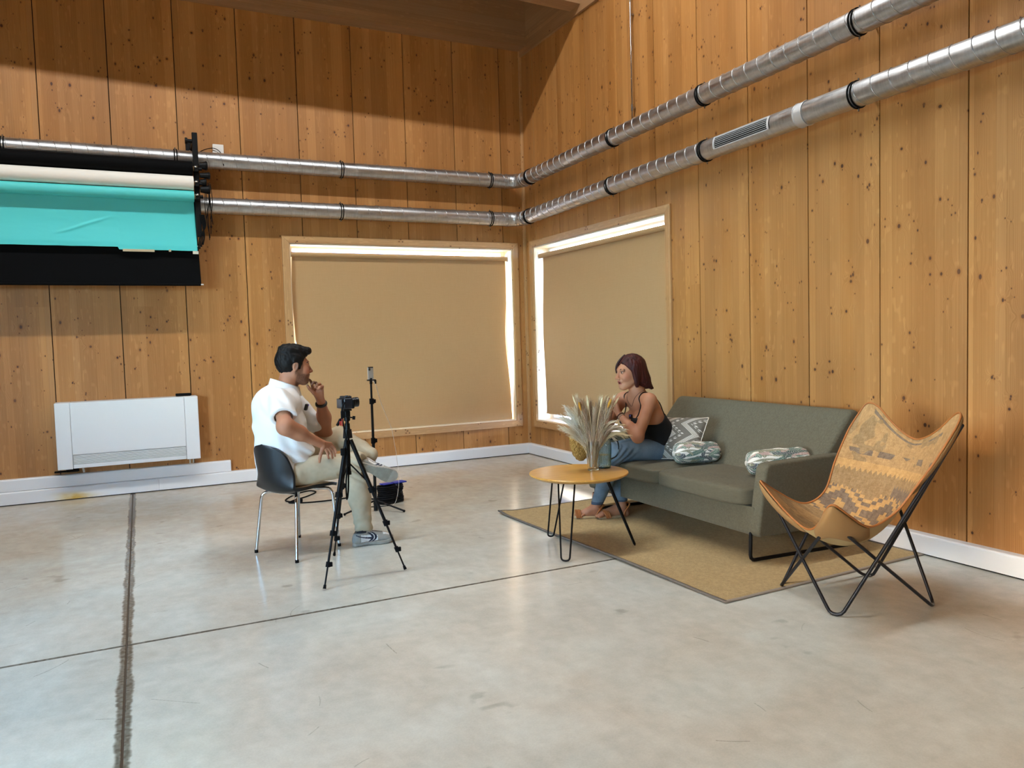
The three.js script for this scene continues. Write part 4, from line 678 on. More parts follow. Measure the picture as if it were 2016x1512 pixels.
// ---------------------------------------------------------------- camera tripod
const TP = [-3.152, 0, 3.78];
{
  const g = thing('tripod', 'black telescopic tripod standing in front of the seated man', 'tripod', TP);
  const rel = (p) => [p[0] - TP[0], p[1], p[2] - TP[2]];
  const hub = [0, 0.845, 0], feet = [rel([-3.363, 0.008, 3.965]), rel([-2.853, 0.008, 3.843]), rel([-3.150, 0.008, 3.30])];
  part('centre_column', [cyl([0, 0.61, 0], [0, 0.96, 0], 0.0105, 0.0105, 14), cyl([0, 0.60, 0], [0, 0.62, 0], 0.013, 0.013, 14), cyl([0, 0.82, 0], [0, 0.90, 0], 0.017, 0.015, 16)], black, g);
  part('hub', [cyl([0, 0.815, 0], [0, 0.865, 0], 0.028, 0.023, 18)], black, g);
  for (const f of feet) {
    const d = V(f[0], f[1] - hub[1], f[2]), at = (k) => [hub[0] + d.x * k + (f[0] > 0 ? 1 : -1) * 0, hub[1] + d.y * k, hub[2] + d.z * k];
    const s0 = 0.05, lg = part('leg', [cyl(at(s0), at(0.42), 0.0125, 0.0125, 12), cyl(at(0.42), at(0.66), 0.0095, 0.0095, 12), cyl(at(0.66), at(0.86), 0.0068, 0.0068, 10), cyl(at(0.86), at(0.99), 0.005, 0.005, 8)], black, g);
    part('leg_lock', [0.41, 0.655, 0.85].map((k, i) => cyl(at(k - 0.017), at(k + 0.017), 0.0185 - i * 0.003, 0.0185 - i * 0.003, 10)).concat([0.41, 0.655, 0.85].map((k) => { const p = at(k); return rbox(0.022, 0.026, 0.014, 0.003, p[0] + 0.012, p[1], p[2] + 0.006); })), rubber, lg);
    part('foot', cyl(at(0.975), at(1.0), 0.0075, 0.0095, 10), rubber, lg);
    part('spreader', cyl([0, 0.67, 0], at(0.36), 0.0045, 0.0045, 8), black, g);
  }
  part('pan_head', [cyl([0, 0.915, 0], [0, 0.955, 0], 0.018, 0.018, 16), rbox(0.034, 0.04, 0.04, 0.007, 0, 0.955, 0), rbox(0.05, 0.010, 0.048, 0.003, 0, 0.979, 0)], black, g);
  part('tilt_knob', [cyl([0.012, 0.935, 0], [0.035, 0.932, 0.01], 0.004, 0.004, 8), cyl([0.030, 0.932, 0.01], [0.045, 0.930, 0.013], 0.011, 0.011, 12)], rubber, g);
  part('pan_handle', [cyl([-0.015, 0.95, 0.0], [-0.045, 0.925, 0.02], 0.005, 0.005, 8), cyl([-0.042, 0.928, 0.018], [-0.066, 0.895, 0.03], 0.009, 0.008, 10)], rubber, g);
}
{
  const g = thing('video_camera', 'small black camera with a hanging strap on top of the tripod', 'camera', [TP[0] + 0.004, 0.9845, TP[2]], 0.12); g.scale.setScalar(0.84);
  const cm = M(0x10151d, 0.4);
  part('camera_body', [rbox(0.065, 0.075, 0.115, 0.01, -0.01, 0.04, 0), rbox(0.05, 0.014, 0.10, 0.004, -0.008, 0.083, 0)], cm, g);
  part('hand_grip', rbox(0.022, 0.06, 0.03, 0.008, 0.022, 0.034, 0.045), rubber, g);
  part('lens', [cyl([0.02, 0.043, -0.01], [0.062, 0.043, -0.01], 0.031, 0.031, 24), cyl([0.062, 0.043, -0.01], [0.082, 0.043, -0.01], 0.034, 0.034, 24), new THREE.TorusGeometry(0.031, 0.003, 6, 28).rotateY(Math.PI / 2).translate(0.05, 0.043, -0.01)], M(0x0b0d12, 0.35), g);
  part('lens_glass', cyl([0.0815, 0.043, -0.01], [0.0825, 0.043, -0.01], 0.026, 0.026, 24), MP(0x05070c, 0.05, { clearcoat: 1 }), g);
  part('control_dial', [cyl([-0.015, 0.088, 0.035], [-0.015, 0.096, 0.035], 0.01, 0.01, 16), cyl([0.01, 0.088, 0.03], [0.01, 0.093, 0.03], 0.006, 0.006, 12)], M(0x3a3f47, 0.3, { metalness: 0.8 }), g);
  part('flip_screen', rbox(0.012, 0.066, 0.09, 0.004, -0.054, 0.04, 0.004), M(0x1c2027, 0.25), g);
  part('strap', [wire([[-0.04, 0.05, 0.062], [-0.062, 0.02, 0.07], [-0.062, -0.05, 0.06], [-0.045, -0.13, 0.045], [-0.03, -0.22, 0.035], [-0.035, -0.38, 0.045], [-0.05, -0.52, 0.05], [-0.045, -0.62, 0.045], [-0.03, -0.58, 0.03], [-0.02, -0.4, 0.03]], 0.006, 60, 8), rbox(0.03, 0.05, 0.014, 0.005, -0.058, -0.03, 0.066), rbox(0.034, 0.05, 0.02, 0.008, -0.06, -0.29, 0.045)], rubber, g);
  part('strap_tag', [rbox(0.006, 0.05, 0.008, 0.002, -0.064, -0.085, 0.062), rbox(0.012, 0.03, 0.006, 0.002, -0.074, -0.09, 0.055)], M(0x9c1c1c, 0.5), g);
}
// ---------------------------------------------------------------- light stand with a phone
const SP = [-2.531, 0, 2.124];
{
  const g = thing('phone_stand', 'tall thin black stand with folding feet near the window', 'stand', SP);
  part('pole', [cyl([0, 0.02, 0], [0, 0.58, 0], 0.0125, 0.0125, 14), cyl([0, 0.57, 0], [0, 0.90, 0], 0.0105, 0.0105, 14), cyl([0, 0.89, 0], [0, 1.04, 0], 0.0085, 0.0085, 12)], black, g);
  for (const y of [0.575, 0.895]) part('height_clamp', [cyl([0, y - 0.022, 0], [0, y + 0.022, 0], 0.019, 0.019, 12), rbox(0.022, 0.03, 0.012, 0.003, 0.02, y, 0.008)], rubber, g);
  for (const [x, z] of [[0.183, 0.188], [-0.273, 0.039], [0.06, -0.25]]) { const l = part('leg', [cyl([0.01 * Math.sign(x), 0.085, 0], [x, 0.012, z], 0.0075, 0.0075, 10), cyl([0, 0.035, 0], [x * 0.5, 0.05, z * 0.5], 0.004, 0.004, 8)], black, g); part('foot', cyl([x * 0.96, 0.014, z * 0.96], [x, 0.01, z], 0.0105, 0.0095, 10), rubber, l); }
  part('leg_collar', cyl([0, 0.005, 0], [0, 0.11, 0], 0.0165, 0.0165, 14), black, g);
  part('phone_clamp', [rbox(0.02, 0.05, 0.02, 0.004, 0, 1.058, 0), rbox(0.07, 0.01, 0.03, 0.003, 0.004, 1.066, 0.0), rbox(0.012, 0.03, 0.03, 0.003, 0.036, 1.05, 0), rbox(0.04, 0.008, 0.026, 0.003, 0, 1.169, 0)], black, g);
}
{
  const g = thing('smartphone', 'silver phone clamped upright on the tall stand', 'phone', [SP[0] - 0.001, 1.071, SP[2]], 0.25);
  part('phone_body', rbox(0.052, 0.098, 0.009, 0.004, 0, 0.049, 0), M(0xb8b9b4, 0.3, { metalness: 0.4 }), g);
  part('camera_bump', [rbox(0.018, 0.02, 0.012, 0.003, -0.011, 0.082, 0.001), cyl([-0.011, 0.086, 0.006], [-0.011, 0.086, 0.0085], 0.004, 0.004, 12)], M(0x30322f, 0.3), g);
  part('phone_screen', rbox(0.048, 0.094, 0.002, 0.001, 0, 0.049, -0.0045), M(0x07080a, 0.1), g);
}
{
  const g = thing('charging_cable', 'thin white cable hanging from the phone to the floor', 'cable', [SP[0], 0, SP[2]]);
  part('cord', wire([[0.012, 1.07, 0.005], [0.04, 1.02, 0], [0.075, 0.9, -0.02], [0.12, 0.78, -0.03], [0.17, 0.66, -0.05], [0.20, 0.52, -0.07], [0.225, 0.36, -0.09], [0.235, 0.22, -0.1], [0.22, 0.10, -0.1], [0.19, 0.02, -0.10], [0.15, 0.003, -0.1], [0.08, 0.003, -0.14]], 0.0016, 90, 6), M(0xe8e4da, 0.5), g);
  part('plug', rbox(0.008, 0.02, 0.006, 0.002, 0.012, 1.064, 0.005), M(0xf0efea, 0.5), g);
}
// ---------------------------------------------------------------- folded bag of black cloth by the stand
{
  const g = thing('cable_bundle', 'bundle of coiled black cable strapped together with a blue tag behind the stand', 'cable', [-2.325, 0, 1.86]);
  const R = rng(5), lm = MP(0x05060c, 0.6, { specularIntensity: 0.4 }), L = [];
  for (let i = 0; i < 9; i++) { const y = 0.012 + i * 0.0165, w = 0.105 + 0.012 * R(), d = 0.06 + 0.008 * R(), pts = []; for (let k = 0; k < 16; k++) { const a = k / 16 * 2 * Math.PI; pts.push([w * Math.sign(Math.cos(a)) * Math.pow(Math.abs(Math.cos(a)), 0.6) + 0.006 * (R() - 0.5), y + 0.004 * (R() - 0.5), d * Math.sin(a) + 0.005 * (R() - 0.5)]); } part('coil', wire(pts, 0.0085, 60, 7, true), lm, g); part('coil', wire(pts.map((q) => [q[0] * 0.62, q[1] + 0.004, q[2] * 0.55]), 0.0085, 50, 7, true), lm, g); }
  part('strap', new THREE.TorusGeometry(0.075, 0.004, 6, 36).scale(0.95, 1.1, 1).rotateY(Math.PI / 2 - 0.2).translate(0.045, 0.083, 0.0), M(0x5a5c66, 0.5), g);
  part('blue_tag', [rbox(0.12, 0.012, 0.08, 0.004, 0.085, 0.165, 0.0), rbox(0.1, 0.01, 0.07, 0.004, -0.04, 0.168, 0.01)], M(0x2436a8, 0.4), g);
  g.rotation.y = 0.25;
}
{
  const g = thing('floor_cable', 'black power cable lying in a loop on the concrete under the chair', 'cable', [-2.9, 0, 1.3]);
  part('cord', wire([[-0.10, 0.006, 0.09], [-0.18, 0.006, 0.05], [-0.2, 0.006, -0.02], [-0.05, 0.006, -0.28], [0.08, 0.006, -0.36], [0.12, 0.006, -0.28], [0.0, 0.006, -0.10], [-0.14, 0.006, 0.02], [-0.19, 0.006, 0.10], [-0.05, 0.006, 0.18], [0.18, 0.006, 0.2], [0.38, 0.006, 0.18], [0.50, 0.006, 0.42]], 0.006, 140, 7), blackMatte, g);
  part('socket_end', rbox(0.05, 0.03, 0.03, 0.006, -0.1, 0.015, 0.095), blackMatte, g);
}
// ---------------------------------------------------------------- figures: distance fields meshed with surface nets
const lin = (hex) => { const c = new THREE.Color(hex); return [c.r, c.g, c.b]; };
const mixc = (a, b, t) => [lerp(a[0], b[0], t), lerp(a[1], b[1], t), lerp(a[2], b[2], t)];
function smin(a, b, k) { if (k <= 0) return Math.min(a, b); const h = Math.max(k - Math.abs(a - b), 0) / k; return Math.min(a, b) - h * h * k * 0.25; }
const smax = (a, b, k) => -smin(-a, -b, k);
const bone = (a, b, ra, rb) => { const ax = a[0], ay = a[1], az = a[2], dx = b[0] - ax, dy = b[1] - ay, dz = b[2] - az, L = dx * dx + dy * dy + dz * dz; return (x, y, z) => { const t = clamp(((x - ax) * dx + (y - ay) * dy + (z - az) * dz) / L, 0, 1), px = x - ax - dx * t, py = y - ay - dy * t, pz = z - az - dz * t; return Math.sqrt(px * px + py * py + pz * pz) - (ra + (rb - ra) * t); }; };
const ell = (c, r) => (x, y, z) => { const a = (x - c[0]) / r[0], b = (y - c[1]) / r[1], d = (z - c[2]) / r[2], k0 = Math.sqrt(a * a + b * b + d * d), k1 = Math.sqrt((a / r[0]) ** 2 + (b / r[1]) ** 2 + (d / r[2]) ** 2); return k1 < 1e-9 ? -Math.min(...r) : k0 * (k0 - 1) / k1; };
const union = (list) => (x, y, z) => { let d = 1e3; for (const [f, k] of list) d = smin(d, f(x, y, z), k); return d; };
// the field g in its own axes, moved to the world: o origin, m = rows of local x, y, z in world axes
const placed = (g, o, X, Y, Z) => (x, y, z) => { const a = x - o[0], b = y - o[1], c = z - o[2]; return g(a * X[0] + b * X[1] + c * X[2], a * Y[0] + b * Y[1] + c * Y[2], a * Z[0] + b * Z[1] + c * Z[2]); };
const nrm = (a) => { const l = Math.hypot(...a); return [a[0] / l, a[1] / l, a[2] / l]; };
const cross = (a, b) => [a[1] * b[2] - a[2] * b[1], a[2] * b[0] - a[0] * b[2], a[0] * b[1] - a[1] * b[0]];
const add = (a, b, k = 1) => [a[0] + b[0] * k, a[1] + b[1] * k, a[2] + b[2] * k];
function axes(f, up) { const X = nrm(f), Z = nrm(cross(X, up)), Y = cross(Z, X); return [X, Y, Z]; }
function nets(f, lo, hi, h, color) {
  const n = [0, 1, 2].map((i) => Math.ceil((hi[i] - lo[i]) / h) + 1), [nx, ny, nz] = n, val = new Float32Array(nx * ny * nz), B = 4;
  for (let K = 0; K < nz; K += B) for (let J = 0; J < ny; J += B) for (let I = 0; I < nx; I += B) {
    const d = f(lo[0] + (I + 1.5) * h, lo[1] + (J + 1.5) * h, lo[2] + (K + 1.5) * h), far = Math.abs(d) > h * 5.5;
    for (let k = K; k < Math.min(K + B, nz); k++) for (let j = J; j < Math.min(J + B, ny); j++) for (let i = I; i < Math.min(I + B, nx); i++) val[(k * ny + j) * nx + i] = far ? d : f(lo[0] + i * h, lo[1] + j * h, lo[2] + k * h);
  }
  const id = new Int32Array(nx * ny * nz).fill(-1), pos = [], idx = [], at = (i, j, k) => (k * ny + j) * nx + i, E = [[0, 1], [2, 3], [4, 5], [6, 7], [0, 2], [1, 3], [4, 6], [5, 7], [0, 4], [1, 5], [2, 6], [3, 7]];
  const v = new Float32Array(8);
  for (let k = 0; k < nz - 1; k++) for (let j = 0; j < ny - 1; j++) for (let i = 0; i < nx - 1; i++) {
    let m = 0; for (let q = 0; q < 8; q++) { v[q] = val[at(i + (q & 1), j + ((q >> 1) & 1), k + (q >> 2))]; if (v[q] < 0) m |= 1 << q; }
    if (m === 0 || m === 255) continue;
    let x = 0, y = 0, z = 0, c = 0; for (const [a, b] of E) { if (((m >> a) & 1) === ((m >> b) & 1)) continue; const t = v[a] / (v[a] - v[b]); x += lerp(a & 1, b & 1, t); y += lerp((a >> 1) & 1, (b >> 1) & 1, t); z += lerp(a >> 2, b >> 2, t); c++; }
    id[at(i, j, k)] = pos.length / 3; pos.push(lo[0] + (i + x / c) * h, lo[1] + (j + y / c) * h, lo[2] + (k + z / c) * h);
  }
  const quad = (a, b, c, d, flip) => { if (a < 0 || b < 0 || c < 0 || d < 0) return; flip ? idx.push(a, c, b, a, d, c) : idx.push(a, b, c, a, c, d); };
  for (let k = 1; k < nz - 1; k++) for (let j = 1; j < ny - 1; j++) for (let i = 1; i < nx - 1; i++) {
    const s = val[at(i, j, k)] < 0;
    if (s !== (val[at(i + 1, j, k)] < 0)) quad(id[at(i, j - 1, k - 1)], id[at(i, j, k - 1)], id[at(i, j, k)], id[at(i, j - 1, k)], !s);
    if (s !== (val[at(i, j + 1, k)] < 0)) quad(id[at(i - 1, j, k - 1)], id[at(i - 1, j, k)], id[at(i, j, k)], id[at(i, j, k - 1)], !s);
    if (s !== (val[at(i, j, k + 1)] < 0)) quad(id[at(i - 1, j - 1, k)], id[at(i, j - 1, k)], id[at(i, j, k)], id[at(i - 1, j, k)], !s);
  }
  const g = new THREE.BufferGeometry(); g.setAttribute('position', new THREE.Float32BufferAttribute(pos, 3)); g.setIndex(idx); g.computeVertexNormals();
  if (color) { const c = new Float32Array(pos.length); for (let q = 0; q < pos.length; q += 3) { const r = color(pos[q], pos[q + 1], pos[q + 2]); c[q] = r[0]; c[q + 1] = r[1]; c[q + 2] = r[2]; } g.setAttribute('color', new THREE.BufferAttribute(c, 3)); }
  return g;
}
// hand as bones: wrist W, direction D to the knuckles, N out of the back of the hand, T to the thumb side
function handBones(W, D, T0, right, curl, o = {}) {
  D = nrm(D); let T = nrm(add(T0, D, -(T0[0] * D[0] + T0[1] * D[1] + T0[2] * D[2]))); const N = right ? cross(D, T) : cross(T, D), s = o.s ?? 1, out = [];
  const P = (d, t, n) => add(add(add(W, D, d * s), T, t * s), N, n * s), offs = [0.030, 0.010, -0.010, -0.028], len = [[0.043, 0.026, 0.021], [0.047, 0.030, 0.022], [0.044, 0.028, 0.021], [0.035, 0.021, 0.018]], kn = [0.088, 0.091, 0.086, 0.078];
  offs.forEach((t, i) => {
    const K = P(kn[i], t, 0.003); out.push([bone(P(0.004, t * 0.55, 0), K, 0.0145 * s, 0.0115 * s), 0.012]);
    let p = K, a = 0; const sp = o.spread ?? 0.5; const c = Array.isArray(curl[0]) ? curl[i] : curl;
    len[i].forEach((l, j) => { a += c[j]; const dir = nrm(add(add([0, 0, 0], D, Math.cos(a)), N, -Math.sin(a))), q = add(add(p, dir, l * s), T, t * sp * 0.18 * s); out.push([bone(p, q, (0.0098 - j * 0.0009) * s, (0.0091 - j * 0.001) * s), 0.004]); p = q; });
  });
  out.push([bone(P(0.03, 0.0, -0.006), P(0.07, -0.004, -0.005), 0.018 * s, 0.016 * s), 0.014]);
  const tb = o.thumbBase ?? P(0.020, 0.020, -0.006), td = nrm(o.thumb ?? add(add(D, T, 0.75), N, -0.45)), t1 = add(tb, td, 0.045 * s), t2 = add(t1, nrm(add(td, D, o.tb ?? 0.3)), 0.030 * s), t3 = add(t2, nrm(add(td, D, (o.tb ?? 0.3) * 2)), 0.024 * s);
  out.push([bone(tb, t1, 0.0145 * s, 0.0112 * s), 0.012], [bone(t1, t2, 0.0108 * s, 0.0098 * s), 0.004], [bone(t2, t3, 0.0098 * s, 0.008 * s), 0.003]);
  return out;
}
// head in its own axes: x forward, y up, z to its right; origin midway between the ears at eye height
function headField(male, neckTo) {
  const b = [
    [ell([-0.014, 0.022, 0], [0.096, 0.092, 0.077]), 0], [ell([0.036, -0.035, 0], [0.062, 0.085, 0.060]), 0.03],
    [bone([-0.005, -0.055, 0.047], [0.066, -0.100, 0.012], 0.024, 0.021), 0.03], [bone([-0.005, -0.055, -0.047], [0.066, -0.100, -0.012], 0.024, 0.021), 0.03], [ell([0.077, -0.103, 0], [0.022, 0.021, 0.023]), 0.022],
    [bone([0.079, 0.022, 0.034], [0.087, 0.021, 0.008], 0.012, 0.011), 0.015], [bone([0.079, 0.022, -0.034], [0.087, 0.021, -0.008], 0.012, 0.011), 0.015],
    [ell([0.062, -0.034, 0.041], [0.028, 0.026, 0.022]), 0.02], [ell([0.062, -0.034, -0.041], [0.028, 0.026, 0.022]), 0.02],
    [bone([0.091, 0.010, 0], [0.116, -0.032, 0], 0.0085, 0.0105), 0.012], [ell([0.119, -0.036, 0], [0.0115, 0.010, 0.011]), 0.006], [ell([0.107, -0.041, 0.013], [0.011, 0.008, 0.0075]), 0.006], [ell([0.107, -0.041, -0.013], [0.011, 0.008, 0.0075]), 0.006],
    [ell([0.092, -0.062, 0], [0.015, 0.014, 0.026]), 0.012],
  ];
  const lips = [[bone([0.090, -0.066, 0.019], [0.1035, -0.063, 0], 0.0050, 0.0058), 0.004], [bone([0.090, -0.066, -0.019], [0.1035, -0.063, 0], 0.0050, 0.0058), 0.004], [bone([0.089, -0.075, 0.015], [0.1005, -0.077, 0], 0.0052, 0.0066), 0.004], [bone([0.089, -0.075, -0.015], [0.1005, -0.077, 0], 0.0052, 0.0066), 0.004]];
  const face = union(b), lip = union(lips), sock = [ell([0.099, 0.004, 0.032], [0.018, 0.012, 0.018]), ell([0.099, 0.004, -0.032], [0.018, 0.012, 0.018])];
  const lid = [ell([0.080, 0.003, 0.031], [0.0135, 0.0125, 0.0145]), ell([0.080, 0.003, -0.031], [0.0135, 0.0125, 0.0145])], slit = [ell([0.0945, 0.0025, 0.032], [0.010, 0.0034, 0.0115]), ell([0.0945, 0.0025, -0.032], [0.010, 0.0034, 0.0115])];
  const ear = [1, -1].map((s) => { const o = ell([0, 0, 0], [0.019, 0.032, 0.0075]), c = ell([0.002, 0.002, 0.008], [0.011, 0.021, 0.0065]), X = nrm([0.93, -0.2, 0.28 * s]), Z = nrm([-0.3, 0.05, 0.95 * s]), Y = cross(Z, X); const Yn = s > 0 ? Y : Y.map((q) => -q); return placed((x, y, z) => smax(o(x, y, z), -c(x, y, z), 0.004), [-0.012, -0.008, 0.078 * s], X, Yn, Z); });
  const mouth = ell([0.103, -0.0705, 0], [0.013, male ? 0.0012 : 0.006, 0.015]);
  const neck = bone([-0.030, -0.065, 0], neckTo, male ? 0.056 : 0.046, male ? 0.066 : 0.052);
  return (x, y, z) => {
    let d = face(x, y, z);
    d = smax(d, -sock[0](x, y, z), 0.012); d = smax(d, -sock[1](x, y, z), 0.012);
    d = smin(d, lid[0](x, y, z), 0.006); d = smin(d, lid[1](x, y, z), 0.006); d = smax(d, -slit[0](x, y, z), 0.002); d = smax(d, -slit[1](x, y, z), 0.002);
    d = smin(d, lip(x, y, z), 0.005); d = smax(d, -mouth(x, y, z), 0.003);
    d = smin(d, ear[0](x, y, z), 0.006); d = smin(d, ear[1](x, y, z), 0.006);
    return smin(d, neck(x, y, z), 0.03);
  };
}
const pv = (f) => { const q = f; return q; };
function eyesOf(parent, o, X, Y, Z, iris) {
  for (const s of [1, -1]) {
    const c = add(add(add(o, X, 0.0815), Y, 0.0028), Z, 0.031 * s), g = new THREE.SphereGeometry(0.0118, 24, 18), P = g.attributes.position, col = new Float32Array(P.count * 3);
    for (let i = 0; i < P.count; i++) { const d = (P.getX(i) * X[0] + P.getY(i) * X[1] + P.getZ(i) * X[2]) / 0.0118, k = d > 0.97 ? lin(0x0a0706) : d > 0.84 ? lin(iris) : lin(0xb3a79c); col.set(k, i * 3); }
    g.setAttribute('color', new THREE.BufferAttribute(col, 3)); g.translate(...c); part('eye', g, MP(0xffffff, 0.15, { vertexColors: true, clearcoat: 1 }), parent);
    const e = (x, y, z) => add(add(add(o, X, x), Y, y), Z, z * s);
    part('eyebrow', wire([e(0.093, 0.0225, 0.014), e(0.0915, 0.0265, 0.026), e(0.083, 0.0265, 0.04), e(0.073, 0.021, 0.049)], 0.0032, 16, 6), M(0x1c1310, 0.9), parent);
  }
}
const skinMat = MP(0xffffff, 0.62, { vertexColors: true, sheen: 0.15, sheenRoughness: 0.5 });
const clothMat = (rough = 0.9) => MP(0xffffff, rough, { vertexColors: true, sheen: 0.2, sheenRoughness: 0.7 });
const fold = (x, y, z, s, a, f) => a * (noise3(x * f, y * f * 0.8, z * f, s) + 0.5 * noise3(x * f * 2.1, y * f * 1.8, z * f * 2.1, s + 5));

// shoe: x forward from the heel (0) to the toe (0.285), y up from the ground, z to the shoe's right
function shoeFields() {
  const sole2d = (x) => { const t = clamp(x / 0.285, 0, 1); return (0.031 + 0.017 * sstep(0.25, 0.72, t) - 0.004 * Math.sin(t * 6)) * Math.sqrt(Math.max(0, 1 - Math.pow(Math.max(0, (t - 0.72) / 0.28), 2.4))) * Math.sqrt(Math.max(0, 1 - Math.pow(Math.max(0, (0.16 - t) / 0.16), 2.6))); };
  const sole = (x, y, z) => { const w = sole2d(x), dx = Math.max(-x, x - 0.285), dz = Math.abs(z) - w, rise = 0.012 * sstep(0.2, 0.285, x); return Math.max(dz * 0.8, dx, Math.abs(y - rise - 0.012) - 0.012) ; };
  const up = union([[bone([0.04, 0.045, 0], [0.05, 0.085, 0], 0.036, 0.037), 0], [bone([0.04, 0.04, 0], [0.21, 0.040, 0.0], 0.034, 0.036), 0.03], [ell([0.225, 0.036, 0], [0.058, 0.030, 0.043]), 0.02], [bone([0.075, 0.085, 0], [0.165, 0.055, 0], 0.030, 0.027), 0.03]]);
  const upper = (x, y, z) => smax(smax(up(x, y, z), 0.018 - y, 0.006), -(Math.hypot(x - 0.045, z) * 0.9 - 0.028 + Math.max(0, 0.088 - y) * 2), 0.004);
  return { sole, upper };
}
const SHOE = shoeFields();
function shoeColor(x, y, z) { // grey suede, white panels, navy bands on both sides
  let c = lin(0xa09a8f); const t = x / 0.285;
  if (x > 0.205 && y > 0.052 && Math.abs(z) < 0.03) c = lin(0xe8e6e0);
  if (x > 0.045 && x < 0.165 && y < 0.078 - (x - 0.05) * 0.12 && y > 0.028) c = lin(0xe4e3df);
  if (x < 0.05) c = lin(0x9b958a);
  // long tapering band rising to the heel collar and two chevrons at its front end
  const base = 0.074 - 0.42 * (x - 0.025) + 1.75 * Math.max(0, x - 0.025) ** 2, th = 0.0035 + 0.10 * Math.max(0, x - 0.05) ** 1.4;
  if (x > 0.02 && x < 0.128 && Math.abs(y - base) < th) c = lin(0x1a2036);
  const bow = (x0) => { const xx = x0 + 0.026 * (1 - ((y - 0.056) / 0.03) ** 2); return x - xx; };
  if (y > 0.027 && y < 0.088) { const a = bow(0.096), b = bow(0.121); if (a > 0 && a < 0.018) c = lin(0x1a2036); if (b > -0.002 && b < 0.014) c = lin(0x1a2036); if (a >= 0.018 && b <= -0.002) c = lin(0xe8e6e0); }
  if (y > 0.088 && x < 0.09) c = lin(0x20222a);
  const n = 1 + 0.08 * noise3(x * 90, y * 90, z * 90, 4); return c.map((q) => q * n);
}
function makeShoe(parent, o, f, up, h = 0.0026) {
  const [X, Y, Z] = axes(f, up), m = new THREE.Matrix4().makeBasis(V(...X), V(...Y), V(...Z)).setPosition(...o);
  const u = part('shoe', nets(SHOE.upper, [-0.02, 0.0, -0.07], [0.31, 0.14, 0.07], h, shoeColor).applyMatrix4(m), MP(0xffffff, 0.75, { vertexColors: true }), parent);
  part('sole', nets((x, y, z) => SHOE.sole(x, y, z) + (y < 0.004 ? 0.0014 * (Math.sin(x * 420) * Math.sin(z * 420) > 0 ? 1 : 0) : 0), [-0.02, -0.012, -0.07], [0.31, 0.05, 0.07], h, (x, y, z) => { const n = 1 + 0.10 * noise3(x * 60, y * 60, z * 60, 2); return (y < 0.003 ? lin(0x8d8778) : lin(0xa39d91)).map((q) => q * n); }).applyMatrix4(m), MP(0xffffff, 0.8, { vertexColors: true }), u);
  const lc = []; for (let i = 0; i < 5; i++) { const x = 0.105 + i * 0.021, y = 0.1105 - i * 0.0085; lc.push(wire([[x - 0.004, y - 0.012, -0.02], [x, y - 0.001, 0], [x + 0.004, y - 0.012, 0.02]], 0.0025, 10, 5)); } 
  part('lace', merge(lc).applyMatrix4(m), M(0xcfccc4, 0.8), u);
  return u;
}
